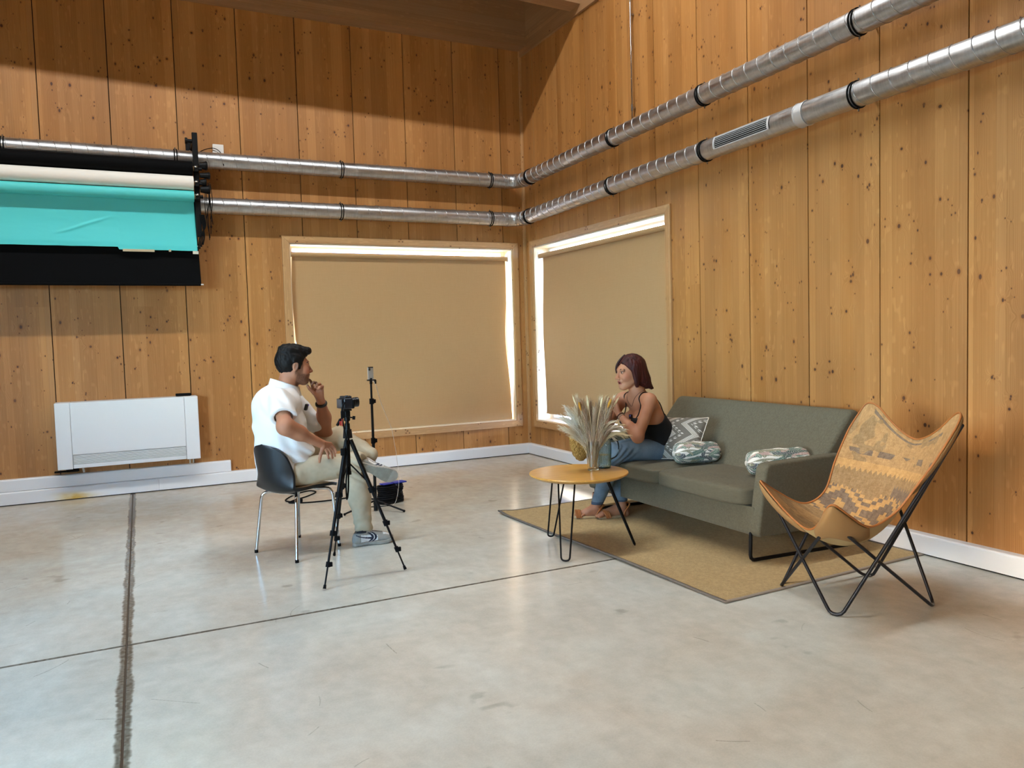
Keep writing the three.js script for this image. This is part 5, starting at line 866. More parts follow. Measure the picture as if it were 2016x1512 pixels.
// ---------------------------------------------------------------- the seated man
{
  const g = thing('person', 'seated man in a white polo shirt and beige trousers, chin in hand, one leg crossed', 'person', [0, 0, 0]);
  const HO = [-3.300, 1.232, 3.015], [HX, HY, HZ] = axes([0.985, -0.06, -0.12], [0.04, 1, 0]);
  const shR = [-3.425, 1.015, 3.195], elR = [-3.435, 0.868, 3.385], wrR = [-3.198, 0.730, 3.260];
  const shL = [-3.300, 0.985, 2.825], elL = [-3.062, 0.722, 2.80], wrL = [-3.112, 0.972, 2.93];
  const hipR = [-3.37, 0.535, 3.105], knR = [-2.945, 0.560, 3.125], anR = [-2.915, 0.10, 3.118];
  const hipL = [-3.36, 0.545, 2.915], knL = [-2.965, 0.700, 2.765], anL = [-2.80, 0.580, 3.075];
  const neckLocal = [-0.052, -0.19, 0];
  const head = placed(headField(true, neckLocal), HO, HX, HY, HZ);
  const handR = handBones(wrR, [0.66, -0.30, -0.68], [-0.6, -0.2, -0.35], true, [0.6, 0.5, 0.4], { thumbBase: add(wrR, [0.012, -0.024, 0.012]), thumb: [-0.38, -0.80, 0.16], tb: 0.25, s: 0.98 });
  // thinking hand: first finger along the lips, the others folded, thumb under the chin
  const k = (p, q, r0, r1) => [bone(p, q, r0, r1), 0.004], hL = [];
  {
    const W = wrL, K = [[-3.166, 1.052, 2.945], [-3.146, 1.063, 2.955], [-3.128, 1.060, 2.968], [-3.114, 1.050, 2.980]];
    K.forEach((q, i) => hL.push([bone(add(W, [0.002 * i - 0.006, 0.004, 0.012 * i - 0.02]), q, 0.0165, 0.0125), 0.014]));
    hL.push([bone([-3.122, 1.0, 2.945], [-3.140, 1.045, 2.97], 0.022, 0.019), 0.014]);
    const F = [[[-3.176, 1.098, 2.967], [-3.190, 1.122, 2.988], [-3.200, 1.131, 3.006]], [[-3.152, 1.107, 2.978], [-3.172, 1.112, 3.002], [-3.188, 1.098, 3.015]], [[-3.130, 1.098, 2.994], [-3.152, 1.098, 3.016], [-3.168, 1.082, 3.022]], [[-3.114, 1.082, 3.002], [-3.134, 1.080, 3.020], [-3.148, 1.066, 3.024]]];
    F.forEach((f, i) => { hL.push(k(K[i], f[0], 0.0100, 0.0094), k(f[0], f[1], 0.0094, 0.0086), k(f[1], f[2], 0.0086, 0.0076)); });
    hL.push([bone([-3.128, 1.0, 2.955], [-3.172, 1.040, 2.99], 0.015, 0.012), 0.014], k([-3.172, 1.040, 2.99], [-3.200, 1.070, 3.0], 0.0112, 0.0100), k([-3.200, 1.070, 3.0], [-3.214, 1.092, 3.003], 0.0100, 0.0085));
  }
  const fR = union([[bone(shR, elR, 0.050, 0.043), 0], [bone(elR, add(elR, [0.09, -0.05, -0.05]), 0.043, 0.045), 0.03], [bone(elR, wrR, 0.043, 0.029), 0.04], ...handR]);
  const fL = union([[bone(shL, elL, 0.052, 0.046), 0], [bone(elL, [-3.085, 0.86, 2.868], 0.045, 0.047), 0.03], [bone([-3.085, 0.86, 2.868], wrL, 0.047, 0.030), 0.03], ...hL]);
  const torsoIn = union([[ell([-3.405, 0.90, 3.01], [0.13, 0.18, 0.17]), 0], [ell([-3.39, 0.70, 3.01], [0.15, 0.18, 0.16]), 0.06], [bone(shR, shL, 0.055, 0.055), 0.05], [bone([-3.37, 1.02, 3.01], [-3.345, 1.10, 3.01], 0.07, 0.062), 0.05]]);
  const body = (x, y, z) => { let d = head(x, y, z); d = smin(d, torsoIn(x, y, z), 0.02); d = smin(d, fR(x, y, z), 0.01); return smin(d, fL(x, y, z), y < 1.02 ? 0.01 : 0.0); };
  const S0 = lin(0xb17b5c), S1 = lin(0xa2694c), BE = lin(0x3a281f), LIP = lin(0x9a584e);
  const hl = (x, y, z) => { const a = x - HO[0], b = y - HO[1], c = z - HO[2]; return [a * HX[0] + b * HX[1] + c * HX[2], a * HY[0] + b * HY[1] + c * HY[2], a * HZ[0] + b * HZ[1] + c * HZ[2]]; };
  const skin = (x, y, z) => {
    let c = mixc(S0, S1, 0.5 + 0.5 * noise3(x * 22, y * 22, z * 22, 3)); const [a, b, w] = hl(x, y, z);
    if (Math.hypot(a, b, w) < 0.2 && z > 2.99 + (a - 0.09) * -0.2 || (Math.hypot(a, b, w) < 0.135)) {
      const jaw = sstep(-0.050, -0.062, b + 0.22 * (0.07 - a) * (a < 0.07 ? -1 : 1) * 0.4) * sstep(-0.012, 0.006, a) * sstep(-0.155, -0.125, b), side = sstep(0.034, 0.022, Math.abs(a - 0.014)) * sstep(0.02, 0.0, b) * sstep(-0.08, -0.05, b) * sstep(0.055, 0.063, Math.abs(w));
      const mous = sstep(0.008, 0.004, Math.abs(b + 0.054)) * sstep(0.09, 0.098, a) * sstep(0.03, 0.02, Math.abs(w));
      let k = Math.max(jaw, side * 0.9, mous * 0.7); if (a > 0.086 && b > -0.083 && b < -0.058 && Math.abs(w) < 0.02) { k *= 0.15; c = mixc(c, LIP, 0.7); }
      c = mixc(c, BE, k * (0.62 + 0.2 * noise3(x * 240, y * 240, z * 240, 8)));
      c = mixc(c, lin(0xa85a4a), 0.35 * Math.exp(-((a - 0.075) ** 2 + (b + 0.03) ** 2) / 0.0008));
    }
    return c;
  };
  const bodyGeo = merge([
    nets(body, [-3.46, 1.045, 2.90], [-3.135, 1.39, 3.13], 0.003, skin),
    nets((x, y, z) => fL(x, y, z), [-3.26, 0.955, 2.86], [-3.05, 1.15, 3.05], 0.0026, skin),
    nets((x, y, z) => fL(x, y, z), [-3.40, 0.62, 2.70], [-2.98, 0.962, 2.99], 0.006, skin),
    nets((x, y, z) => fR(x, y, z), [-3.30, 0.58, 3.05], [-3.00, 0.86, 3.36], 0.003, skin),
    nets((x, y, z) => fR(x, y, z), [-3.56, 0.72, 3.10], [-3.294, 1.10, 3.47], 0.006, skin),
    nets(torsoIn, [-3.62, 0.5, 2.72], [-3.15, 1.2, 3.30], 0.012, skin)]);
  part('body', bodyGeo, skinMat, g);
  eyesOf(g, HO, HX, HY, HZ, 0x3b2415);
  // hair: short and dark with a lifted fringe
  const cr = ell([-0.018, 0.028, 0], [0.107, 0.106, 0.086]), quiff = union([[ell([0.050, 0.098, 0.0], [0.050, 0.030, 0.055]), 0], [ell([0.088, 0.096, 0.008], [0.024, 0.024, 0.040]), 0.02], [ell([-0.03, 0.105, 0], [0.07, 0.030, 0.06]), 0.03]]);
  const hair = (x, y, z) => {
    const d0 = smin(cr(x, y, z), quiff(x, y, z), 0.035), w = Math.abs(z);
    const fx = y > 0.072 ? 0.13 : y > 0.03 ? lerp(0.040, 0.085, (y - 0.03) / 0.042) - (w < 0.05 ? 0 : 0) : y > -0.032 ? lerp(0.024, 0.040, (y + 0.032) / 0.062) : -0.018 - (-0.032 - y) * 0.5;
    const front = (x - fx) * 0.8, low = -0.088 - y, face = smax(x - 0.088 + w * 0.35, 0.068 - y, 0.01);
    let d = smax(d0, Math.min(Math.max(front, -1), 1), 0.010); d = smax(d, low, 0.01);
    const earHole = ell([-0.010, -0.014, 0.082], [0.024, 0.034, 0.022]), earHole2 = ell([-0.010, -0.014, -0.082], [0.024, 0.034, 0.022]); d = smax(d, -earHole(x, y, z), 0.004); d = smax(d, -earHole2(x, y, z), 0.004);
    return d + 0.0035 * noise3(x * 70 + y * 30, y * 50, z * 110, 6) + 0.003 * noise3(x * 26, y * 26, z * 40, 9);
  };
  const hm = new THREE.Matrix4().makeBasis(V(...HX), V(...HY), V(...HZ)).setPosition(...HO);
  part('hair', nets(hair, [-0.15, -0.11, -0.12], [0.15, 0.165, 0.12], 0.003).applyMatrix4(hm), MP(0x060403, 0.6, { specularIntensity: 0.5 }), g);
  // polo shirt
  const slR = add(shR, [(elR[0] - shR[0]) * 0.70, (elR[1] - shR[1]) * 0.70, (elR[2] - shR[2]) * 0.70]), slL = add(shL, [(elL[0] - shL[0]) * 0.62, (elL[1] - shL[1]) * 0.62, (elL[2] - shL[2]) * 0.62]);
  const shirtOut = union([[ell([-3.415, 0.925, 3.01], [0.150, 0.17, 0.205]), 0], [ell([-3.395, 0.76, 3.01], [0.175, 0.19, 0.195]), 0.08], [ell([-3.375, 0.635, 3.01], [0.188, 0.15, 0.19]), 0.08], [ell([-3.41, 0.55, 3.01], [0.155, 0.13, 0.195]), 0.06], [bone(add(shR, [0.01, -0.005, -0.03]), add(shL, [-0.02, 0, 0.03]), 0.074, 0.072), 0.07], [ell([-3.47, 0.99, 3.01], [0.09, 0.085, 0.13]), 0.07], [bone([-3.39, 1.03, 3.01], [-3.365, 1.075, 3.01], 0.085, 0.073), 0.05], [bone(shR, slR, 0.076, 0.080), 0.03], [bone(shL, slL, 0.076, 0.078), 0.03]]);
  const cutEnd = (sh, el, t) => { const d = nrm([el[0] - sh[0], el[1] - sh[1], el[2] - sh[2]]), L = Math.hypot(el[0] - sh[0], el[1] - sh[1], el[2] - sh[2]) * t; return (x, y, z) => Math.hypot(x - sh[0] - d[0] * L, y - sh[1] - d[1] * L, z - sh[2] - d[2] * L) > 0.17 ? -1 : (x - sh[0]) * d[0] + (y - sh[1]) * d[1] + (z - sh[2]) * d[2] - L; };
  const endR = cutEnd(shR, elR, 0.66), endL = cutEnd(shL, elL, 0.56);
  const inSleeve = (a, b, x, y, z) => { const d = [b[0] - a[0], b[1] - a[1], b[2] - a[2]]; return ((x - a[0]) * d[0] + (y - a[1]) * d[1] + (z - a[2]) * d[2]) / (d[0] ** 2 + d[1] ** 2 + d[2] ** 2); };
  const seatBack = (x, y, z) => y > 0.79 ? -1 : -((x + 3.32) * 0.84 - (z - 3.0) * 0.54 + 0.160 + 0.19 * Math.max(0, y - 0.46)) - Math.max(0, y - 0.70) * 1.5;
  const hem = nrm([0.60, -0.80, 0]);
  const shirt = (x, y, z) => {
    let d = shirtOut(x, y, z);
    const cr = Math.exp(-(((y - 0.70) / 0.13) ** 2)) * sstep(-3.45, -3.25, x), side = Math.exp(-(((x + 3.40) / 0.08) ** 2));
    d += fold(x, y, z, 21, 0.009, 10) + 0.004 * Math.sin((x * 0.6 + y + z * 0.4) * 42 + 5 * noise3(x * 5, y * 5, z * 5, 12)) * sstep(0.3, -0.2, noise3(x * 4, y * 4, z * 4, 14)) + cr * 0.010 * Math.sin((y + 0.45 * x) * 75 + 3 * noise3(x * 6, y * 6, z * 6, 2)) + side * 0.006 * Math.sin((x * 0.9 + y * 0.5) * 60 + 2 * noise3(x * 5, y * 5, z * 5, 7));
    const hp = (x + 3.42) * hem[0] + (y - 0.497) * hem[1]; d = smax(d, hp, 0.008);
    const near = z > 3.01; const dS = Math.hypot(x - shR[0], y - shR[1], z - shR[2]);
    if (z > 3.20) d = smax(d, endR(x, y, z), 0.006); if (z < 2.84 && x > -3.28) d = smax(d, endL(x, y, z), 0.006);
    d = smax(d, -(Math.hypot((x + 3.352) * 0.95 - (y - 1.08) * 0.28, z - 3.01) - 0.060 - Math.max(0, 1.06 - y) * -1.2), 0.008);
    const tR = inSleeve(shR, elR, x, y, z), tL = inSleeve(shL, elL, x, y, z); if (tR > 0.5 && z > 3.2) d = smax(d, -(fR(x, y, z) - 0.010), 0.004); if (tL > 0.42 && z < 2.84 && x > -3.28) d = smax(d, -(fL(x, y, z) - 0.010), 0.004);
    d = smax(d, seatBack(x, y, z), 0.012);
    return d;
  };
  const white = lin(0xdedddb); part('polo_shirt', nets(shirt, [-3.66, 0.40, 2.68], [-3.10, 1.17, 3.44], 0.0062, () => white), clothMat(0.85), g);
  // collar and placket
  {
    const cl = sheet((u, v) => { const a = lerp(0.38, 2 * Math.PI - 0.38, u), R0 = lerp(0.074, 0.088, v), tilt = Math.cos(a); const y = lerp(1.118, 1.076, v) - 0.034 * tilt - 0.018 * v * Math.max(0, tilt) ; return [-3.352 + R0 * Math.cos(a) + 0.016 * tilt - 0.008, y, 3.01 + R0 * 0.98 * Math.sin(a)]; }, 60, 8, 0.0045);
    part('collar', cl, M(0xdcdbd9, 0.85), g);
  }
  {
    const m = part('clip_microphone', rbox(0.018, 0.042, 0.032, 0.004).applyQuaternion(new THREE.Quaternion().setFromEuler(new THREE.Euler(0, -0.5, -0.3))).translate(-3.242, 0.955, 3.075), M(0x08080c, 0.4), g); m.userData.label = 'black clip-on microphone';
    part('indicator_light', sph(0.003, -3.229, 0.967, 3.085), M(0x3a2fd0, 0.4), m);
  }
  part('wrist_band', new THREE.TorusGeometry(0.0335, 0.0075, 10, 36).scale(1, 1, 1.5).applyQuaternion(new THREE.Quaternion().setFromUnitVectors(V(0, 0, 1), V(wrL[0] + 3.085, wrL[1] - 0.86, wrL[2] - 2.868).normalize())).translate(wrL[0] + 0.001, wrL[1] - 0.012, wrL[2] - 0.004), M(0x0a0a0b, 0.5), g);
  // trousers
  const tr0 = union([[ell([-3.39, 0.54, 3.01], [0.15, 0.115, 0.185]), 0], [bone(hipR, knR, 0.098, 0.076), 0.05], [bone(knR, [-2.925, 0.33, 3.12], 0.077, 0.076), 0.035], [bone([-2.925, 0.33, 3.12], [-2.905, 0.115, 3.118], 0.074, 0.058), 0.03], [bone(hipL, knL, 0.098, 0.077), 0.05], [bone(knL, add(knL, [(anL[0] - knL[0]) * 0.55, (anL[1] - knL[1]) * 0.55, (anL[2] - knL[2]) * 0.55]), 0.077, 0.070), 0.02], [bone(add(knL, [(anL[0] - knL[0]) * 0.5, (anL[1] - knL[1]) * 0.5, (anL[2] - knL[2]) * 0.5]), add(knL, [(anL[0] - knL[0]) * 0.88, (anL[1] - knL[1]) * 0.88, (anL[2] - knL[2]) * 0.88]), 0.070, 0.056), 0.02]]);
  const trousers = (x, y, z) => {
    let d = tr0(x, y, z); const kn = Math.exp(-((x + 2.97) ** 2 + (y - 0.53) ** 2) / 0.01);
    d += fold(x, y, z, 33, 0.007, 12) + 0.007 * kn * Math.sin((x + y * 1.2) * 110 + 4 * noise3(x * 8, y * 8, z * 8, 3)) + 0.004 * sstep(0.30, 0.12, y) * Math.sin(y * 95 + 5 * noise3(x * 10, y * 6, z * 10, 4));
    d = smax(d, seatBack(x, y, z), 0.01); d = smax(d, 0.440 - y - (x > -3.17 ? 1 : 0) - Math.max(0, x + 3.19) * 3, 0.01); d = smax(d, 0.082 - y, 0.006); d = smax(d, -(Math.hypot(x + 2.905, z - 3.118) - 0.047 + Math.max(0, y - 0.11) * 3), 0.004);
    const q = nrm([anL[0] - knL[0], anL[1] - knL[1], anL[2] - knL[2]]), L = 0.385; if (z > 2.8) d = Math.max(d, z > 2.9 && x > -2.92 && y > 0.47 ? (x - knL[0]) * q[0] + (y - knL[1]) * q[1] + (z - knL[2]) * q[2] - L : -1);
    return d;
  };
  const tc = lin(0xb5a68b); part('trousers', nets(trousers, [-3.60, 0.05, 2.62], [-2.68, 0.84, 3.26], 0.0062, (x, y, z) => { const n = 1 + 0.05 * noise3(x * 60, y * 60, z * 60, 3); return tc.map((q) => q * n); }), clothMat(0.9), g);
  // ankles in dark socks, then the shoes
  part('sock', [cyl([-2.908, 0.07, 3.118], [-2.912, 0.15, 3.118], 0.042, 0.04, 20), cyl([-2.80, 0.585, 3.07], [-2.86, 0.62, 2.98], 0.04, 0.04, 20)], M(0x1c1d20, 0.9), g);
  makeShoe(g, [-2.985, 0.001, 3.125], [1, 0.0, 0.03], [0, 1, 0]);
  makeShoe(g, [-2.925, 0.548, 3.165], [0.91, -0.41, 0.0], [0.15, 0.32, -0.93]);
}
// ---------------------------------------------------------------- the woman on the sofa
{
  const g = thing('person', 'woman with a reddish-brown bob in a black top and jeans talking on the sofa', 'person', [0, 0, 0]);
  const HO = [-0.986, 1.104, 3.52], [HX, HY, HZ] = axes([-0.985, -0.10, -0.05], [-0.06, 1, 0]);
  const shL = [-0.922, 0.893, 3.672], elL = [-1.055, 0.642, 3.70], wrL = [-1.098, 0.800, 3.53], shR = [-0.962, 0.890, 3.368], elR = [-1.06, 0.655, 3.29], wrR = [-1.112, 0.800, 3.425];
  const hipL = [-0.70, 0.525, 3.60], hipR = [-0.68, 0.525, 3.42], knL = [-1.14, 0.515, 3.52], knR = [-1.09, 0.50, 3.36], anL = [-1.185, 0.095, 3.335], anR = [-1.00, 0.095, 3.40];
  const head = placed(headField(false, [-0.055, -0.20, 0]), HO, HX, HY, HZ);
  const hL = handBones(wrL, [-0.22, 0.95, -0.20], [0.25, 0.1, -0.9], false, [[0.5, 0.5, 0.4], [0.55, 0.55, 0.4], [0.6, 0.55, 0.4], [0.6, 0.6, 0.4]], { s: 0.9 }), hR = handBones(wrR, [-0.18, 0.95, 0.22], [0.25, 0.1, 0.9], true, [[0.5, 0.5, 0.4], [0.55, 0.55, 0.4], [0.6, 0.55, 0.4], [0.6, 0.6, 0.4]], { s: 0.9 });
  const fL = union([[bone(shL, elL, 0.047, 0.038), 0], [bone(elL, add(elL, [-0.02, 0.07, -0.07]), 0.037, 0.037), 0.02], [bone(elL, wrL, 0.036, 0.023), 0.03], ...hL]), fR = union([[bone(shR, elR, 0.047, 0.038), 0], [bone(elR, wrR, 0.036, 0.023), 0.03], ...hR]);
  const foot = (an, toe, s) => { const out = [[bone(an, add(an, [0.02, -0.06, 0]), 0.033, 0.03), 0], [bone(add(an, [0.03, -0.055, 0.0]), toe, 0.028, 0.018), 0.03], [bone(add(an, [-0.01, -0.01, 0]), add(toe, [0.03, 0.012, 0]), 0.032, 0.02), 0.03]]; for (let i = 0; i < 5; i++) out.push([bone(add(toe, [0.01, 0.0, (i - 2) * 0.015]), add(toe, [-0.028 + Math.abs(i - (s > 0 ? 1 : 3)) * 0.005, -0.006, (i - 2) * 0.017]), 0.0095, 0.0085), 0.005]); return out; };
  const toeL = [-1.29, 0.036, 3.275], toeR = [-1.185, 0.036, 3.375];
  const feet = union([[bone(add(anL, [0.01, 0.09, 0.01]), anL, 0.042, 0.034), 0], ...foot(anL, toeL, 1)]), feetR = union([[bone(add(anR, [-0.01, 0.09, 0]), anR, 0.042, 0.034), 0], ...foot(anR, toeR, -1)]);
  const torso = union([[ell([-0.715, 0.53, 3.51], [0.13, 0.10, 0.165]), 0], [ell([-0.765, 0.64, 3.51], [0.115, 0.13, 0.142]), 0.06], [ell([-0.845, 0.76, 3.52], [0.108, 0.12, 0.148]), 0.06], [bone([-0.918, 0.898, 3.64], [-0.945, 0.896, 3.40], 0.047, 0.047), 0.05], [ell([-0.872, 0.862, 3.52], [0.085, 0.07, 0.14]), 0.05], [ell([-0.955, 0.735, 3.585], [0.058, 0.062, 0.06]), 0.04], [ell([-0.96, 0.735, 3.455], [0.058, 0.062, 0.06]), 0.04], [bone([-0.91, 0.88, 3.52], [-0.935, 0.965, 3.52], 0.058, 0.050), 0.045]]);
  const body = (x, y, z) => { let d = smin(head(x, y, z), torso(x, y, z), 0.025); d = smin(d, fL(x, y, z), z > 3.6 && y > 0.76 ? 0.04 : 0.008); return smin(d, fR(x, y, z), z < 3.44 && y > 0.76 ? 0.04 : 0.008); };
  const S0 = lin(0xb98360), S1 = lin(0xa86f50), LIP = lin(0x95403c);
  const skin = (x, y, z) => { let c = mixc(S0, S1, 0.5 + 0.5 * noise3(x * 22, y * 22, z * 22, 3)); const a0 = x - HO[0], b0 = y - HO[1], c0 = z - HO[2], a = a0 * HX[0] + b0 * HX[1] + c0 * HX[2], b = a0 * HY[0] + b0 * HY[1] + c0 * HY[2], w = a0 * HZ[0] + b0 * HZ[1] + c0 * HZ[2]; if (Math.hypot(a, b, w) < 0.14) { if (a > 0.086 && b > -0.084 && b < -0.057 && Math.abs(w) < 0.021) c = mixc(c, a < 0.096 && Math.abs(b + 0.0705) < 0.005 ? lin(0x2a0c0c) : LIP, 0.85); c = mixc(c, lin(0xb05f4e), 0.3 * Math.exp(-((a - 0.07) ** 2 + (b + 0.03) ** 2) / 0.0008)); if (Math.abs(b - 0.012) < 0.005 && a > 0.07 && Math.abs(Math.abs(w) - 0.034) < 0.016) c = mixc(c, lin(0x2a1a15), 0.6); } return c; };
  part('body', merge([
    nets(body, [-1.13, 0.925, 3.40], [-0.86, 1.24, 3.64], 0.003, skin),
    nets(body, [-1.13, 0.45, 3.20], [-0.58, 0.99, 3.77], 0.006, skin),
    nets((x, y, z) => Math.min(fL(x, y, z), fR(x, y, z)), [-1.24, 0.775, 3.36], [-1.065, 1.0, 3.60], 0.0026, skin),
    nets(feet, [-1.36, 0.0, 3.21], [-1.10, 0.20, 3.42], 0.003, skin), nets(feetR, [-1.26, 0.0, 3.30], [-0.93, 0.20, 3.47], 0.003, skin)]), skinMat, g);
  eyesOf(g, HO, HX, HY, HZ, 0x2e1c12);
  // bob hair, longer at the nape, fringe swept to the side
  const hm = new THREE.Matrix4().makeBasis(V(...HX), V(...HY), V(...HZ)).setPosition(...HO);
  const hr = union([[ell([-0.022, 0.024, 0], [0.110, 0.104, 0.090]), 0], [ell([-0.070, -0.055, 0], [0.075, 0.085, 0.082]), 0.04], [bone([-0.105, -0.085, 0.03], [-0.150, -0.148, 0.03], 0.038, 0.014), 0.03], [bone([-0.105, -0.085, -0.03], [-0.150, -0.148, -0.03], 0.038, 0.014), 0.03], [ell([0.0, -0.035, 0.074], [0.034, 0.085, 0.022]), 0.02], [ell([0.0, -0.035, -0.074], [0.034, 0.085, 0.022]), 0.02]]);
  const hair = (x, y, z) => { const w = Math.abs(z); const fx = y > 0.075 ? 0.14 : y > 0.0 ? lerp(0.028, 0.076, y / 0.075) + (z > 0 ? 0.02 * sstep(0.0, 0.05, y) : 0) : 0.028 - y * -0.12; let d = smax(hr(x, y, z), (x - fx) * 0.85, 0.010); d = smax(d, -0.155 - y + Math.max(0, x + 0.04) * 0.45, 0.01); d = smax(d, -(ell([0.055, -0.06, 0], [0.075, 0.12, 0.070])(x, y, z)), 0.01); return d + 0.0028 * noise3(x * 90, y * 12, z * 150, 6) + 0.0014 * noise3(x * 130, y * 26, z * 60, 9); };
  part('hair', nets(hair, [-0.20, -0.19, -0.13], [0.15, 0.15, 0.13], 0.003, (x, y, z) => mixc(lin(0x2c0d0c), lin(0x4a1c16), clamp(0.5 + 0.6 * noise3(x * 70, y * 12, z * 120, 4), 0, 1))).applyMatrix4(hm), MP(0xffffff, 0.58, { vertexColors: true, specularIntensity: 0.6 }), g);
  part('fringe', wire([[0.02, 0.118, 0.02], [0.066, 0.092, 0.012], [0.086, 0.060, 0.026], [0.088, 0.030, 0.042], [0.076, 0.0, 0.060]].map((q) => { const p = V(...q).applyMatrix4(hm); return [p.x, p.y, p.z]; }), 0.0085, 40, 10), M(0x2c0d0c, 0.6), g);
  // camisole
  const top = (x, y, z) => { let d = torso(x, y, z) - 0.011 + fold(x, y, z, 41, 0.004, 12); d = smax(d, y - (0.712 + 0.075 * sstep(-0.86, -0.70, x) + 0.055 * sstep(-0.92, -1.0, x) * sstep(0.0, 0.06, Math.abs(z - 3.52)) - 0.03 * sstep(0.05, 0.0, Math.abs(z - 3.52)) * sstep(-0.9, -1.0, x)), 0.006); d = smax(d, 0.465 - y, 0.01); return smax(d, -(Math.min(fL(x, y, z), fR(x, y, z)) - 0.006), 0.004); };
  part('camisole', nets(top, [-1.10, 0.46, 3.28], [-0.54, 0.86, 3.76], 0.006, () => lin(0x070708)), clothMat(0.9), g);
  const snap = (p, off) => { for (let i = 0; i < 8; i++) { const e = 0.002, d = body(...p), n = nrm([body(p[0] + e, p[1], p[2]) - d, body(p[0], p[1] + e, p[2]) - d, body(p[0], p[1], p[2] + e) - d]); p = add(p, n, (off - d) * 0.9); } return p; };
  for (const [z, zs] of [[3.60, 3.605], [3.445, 3.435]]) part('shoulder_strap', wire([[-1.000, 0.75, z], [-1.0, 0.80, z], [-0.985, 0.85, z], [-0.965, 0.91, zs], [-0.93, 0.95, zs], [-0.87, 0.93, zs], [-0.81, 0.86, z], [-0.77, 0.80, z], [-0.755, 0.76, z]].map((p) => snap(p, 0.003)), 0.0042, 48, 7), M(0x070708, 0.8), g);
  part('necklace', wire([[-0.99, 0.84, 3.52], [-0.985, 0.87, 3.545], [-0.98, 0.905, 3.563], [-0.95, 0.935, 3.578], [-0.91, 0.96, 3.575], [-0.875, 0.975, 3.55], [-0.865, 0.98, 3.52], [-0.875, 0.975, 3.49], [-0.91, 0.96, 3.465], [-0.95, 0.935, 3.462], [-0.98, 0.905, 3.477], [-0.985, 0.87, 3.495]].map((p) => snap(p, 0.001)), 0.0013, 90, 5, true), M(0x2a1c16, 0.6), g);
  { const m = part('clip_microphone', rbox(0.022, 0.036, 0.030, 0.008, -1.018, 0.775, 3.565), M(0x090a12, 0.35), g); part('indicator_light', sph(0.0045, -1.031, 0.783, 3.575), M(0x6a6cf0, 0.3), m); m.userData.label = 'dark clip-on microphone'; }
  const ringAt = (c, d, r, t, col) => new THREE.TorusGeometry(r, t, 8, 30).applyQuaternion(new THREE.Quaternion().setFromUnitVectors(V(0, 0, 1), V(...nrm(d)))).translate(...c), wd = [wrL[0] - elL[0], wrL[1] - elL[1], wrL[2] - elL[2]];
  part('bracelet', ringAt(add(wrL, wd, -0.08), wd, 0.0265, 0.004), M(0x3a1f17, 0.6), g); part('bracelet', ringAt(add(wrL, wd, -0.14), wd, 0.0275, 0.0025), M(0xb9a58f, 0.4, { metalness: 0.7 }), g);
  // jeans
  const jn = union([[ell([-0.70, 0.525, 3.51], [0.14, 0.088, 0.178]), 0], [bone(hipL, knL, 0.088, 0.066), 0.04], [bone(knL, [-1.16, 0.30, 3.43], 0.066, 0.058), 0.03], [bone([-1.16, 0.30, 3.43], [-1.182, 0.125, 3.345], 0.056, 0.044), 0.03], [bone(hipR, knR, 0.088, 0.066), 0.04], [bone(knR, [-1.045, 0.30, 3.375], 0.066, 0.058), 0.03], [bone([-1.045, 0.30, 3.375], [-1.003, 0.14, 3.398], 0.056, 0.044), 0.03]]);
  const jeans = (x, y, z) => { let d = jn(x, y, z) + fold(x, y, z, 51, 0.0055, 13) + 0.005 * Math.exp(-((x + 1.10) ** 2 + (y - 0.5) ** 2) / 0.008) * Math.sin((x - y) * 120); d = smax(d, 0.112 - y + (x > -1.1 ? 0.012 : 0), 0.004); d = smax(d, y - 0.62, 0.01); return smax(d, -Math.min(Math.hypot(x + 1.183, z - 3.342) - 0.036 + Math.max(0, y - 0.13) * 3, Math.hypot(x + 1.002, z - 3.399) - 0.036 + Math.max(0, y - 0.15) * 3), 0.003); };
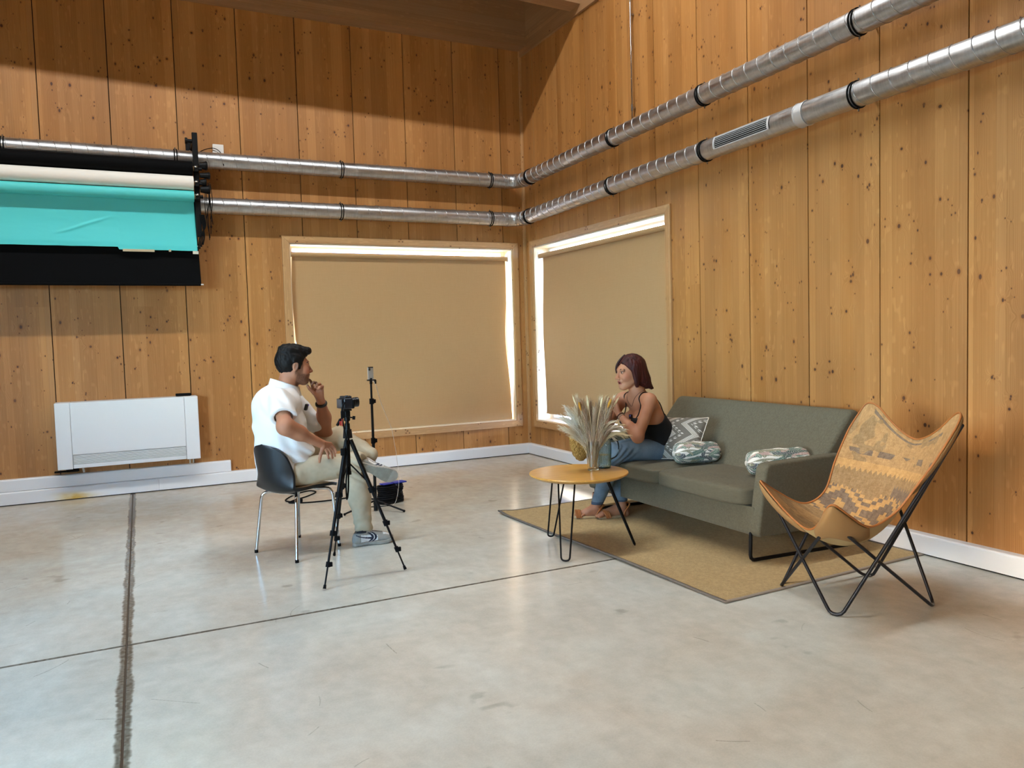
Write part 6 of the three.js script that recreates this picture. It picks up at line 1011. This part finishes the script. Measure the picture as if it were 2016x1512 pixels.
  const j0 = lin(0x6c7d88), j1 = lin(0x4c5e6c), j2 = lin(0x25344a); part('jeans', nets(jeans, [-1.30, 0.08, 3.22], [-0.50, 0.66, 3.75], 0.0058, (x, y, z) => { let c = mixc(j0, j1, clamp(0.5 + 0.5 * noise3(x * 16, y * 16, z * 16, 6) + 0.15 * noise3(x * 130, y * 130, z * 130, 9), 0, 1)); if (y < 0.138) c = mixc(c, j2, 0.7); return c; }), clothMat(0.9), g);
  // sandals
  for (const [an, toe] of [[anL, toeL], [anR, toeR]]) {
    const d = nrm([toe[0] - an[0], 0, toe[2] - an[2]]), s = [-d[2], 0, d[0]], heel = add(an, d, -0.055), P = (f, w, y) => { const p = add(add(heel, d, f), s, w); return [p[0], y, p[2]]; }, pts = [];
    for (let i = 0; i < 40; i++) { const t = i / 40 * 2 * Math.PI, f = 0.122 - 0.128 * Math.cos(t), w = (0.030 + 0.014 * sstep(0.05, 0.2, f)) * Math.sin(t) * (0.75 + 0.25 * Math.abs(Math.sin(t))); pts.push([P(f, w, 0)[0], -P(f, w, 0)[2]]); }
    const so = part('sandal', extrude(splineShape(pts, 80), 0.017, 0.004, 2).rotateX(-Math.PI / 2).translate(0, RUG + 0.0005, 0), M(0xb79a72, 0.8), g), lt = M(0xa8652e, 0.6);
    const strap = (f, wy, top, r) => { const q = []; for (let i = 0; i <= 10; i++) { const a = Math.PI * i / 10; q.push(P(f + 0.012 * Math.sin(a), wy * Math.cos(a), 0.02 + top * Math.sin(a))); } return q; };
    for (const o of [-0.016, -0.005, 0.006, 0.017]) part('strap', wire(strap(0.185 + o, 0.046, 0.048, 0), 0.0052, 24, 6), lt, so);
    part('strap', wire([P(0.06, -0.038, 0.02), P(0.045, -0.04, 0.06), P(0.01, -0.036, 0.10), P(-0.005, 0, 0.10), P(0.01, 0.036, 0.10), P(0.045, 0.04, 0.06), P(0.06, 0.038, 0.02)], 0.0058, 36, 6), lt, so);
    part('strap', wire([P(0.03, -0.038, 0.085), P(0.075, -0.026, 0.10), P(0.09, 0, 0.108), P(0.075, 0.026, 0.10), P(0.03, 0.038, 0.085)], 0.005, 24, 6), lt, so);
  }
}
renderer.render(scene, camera);
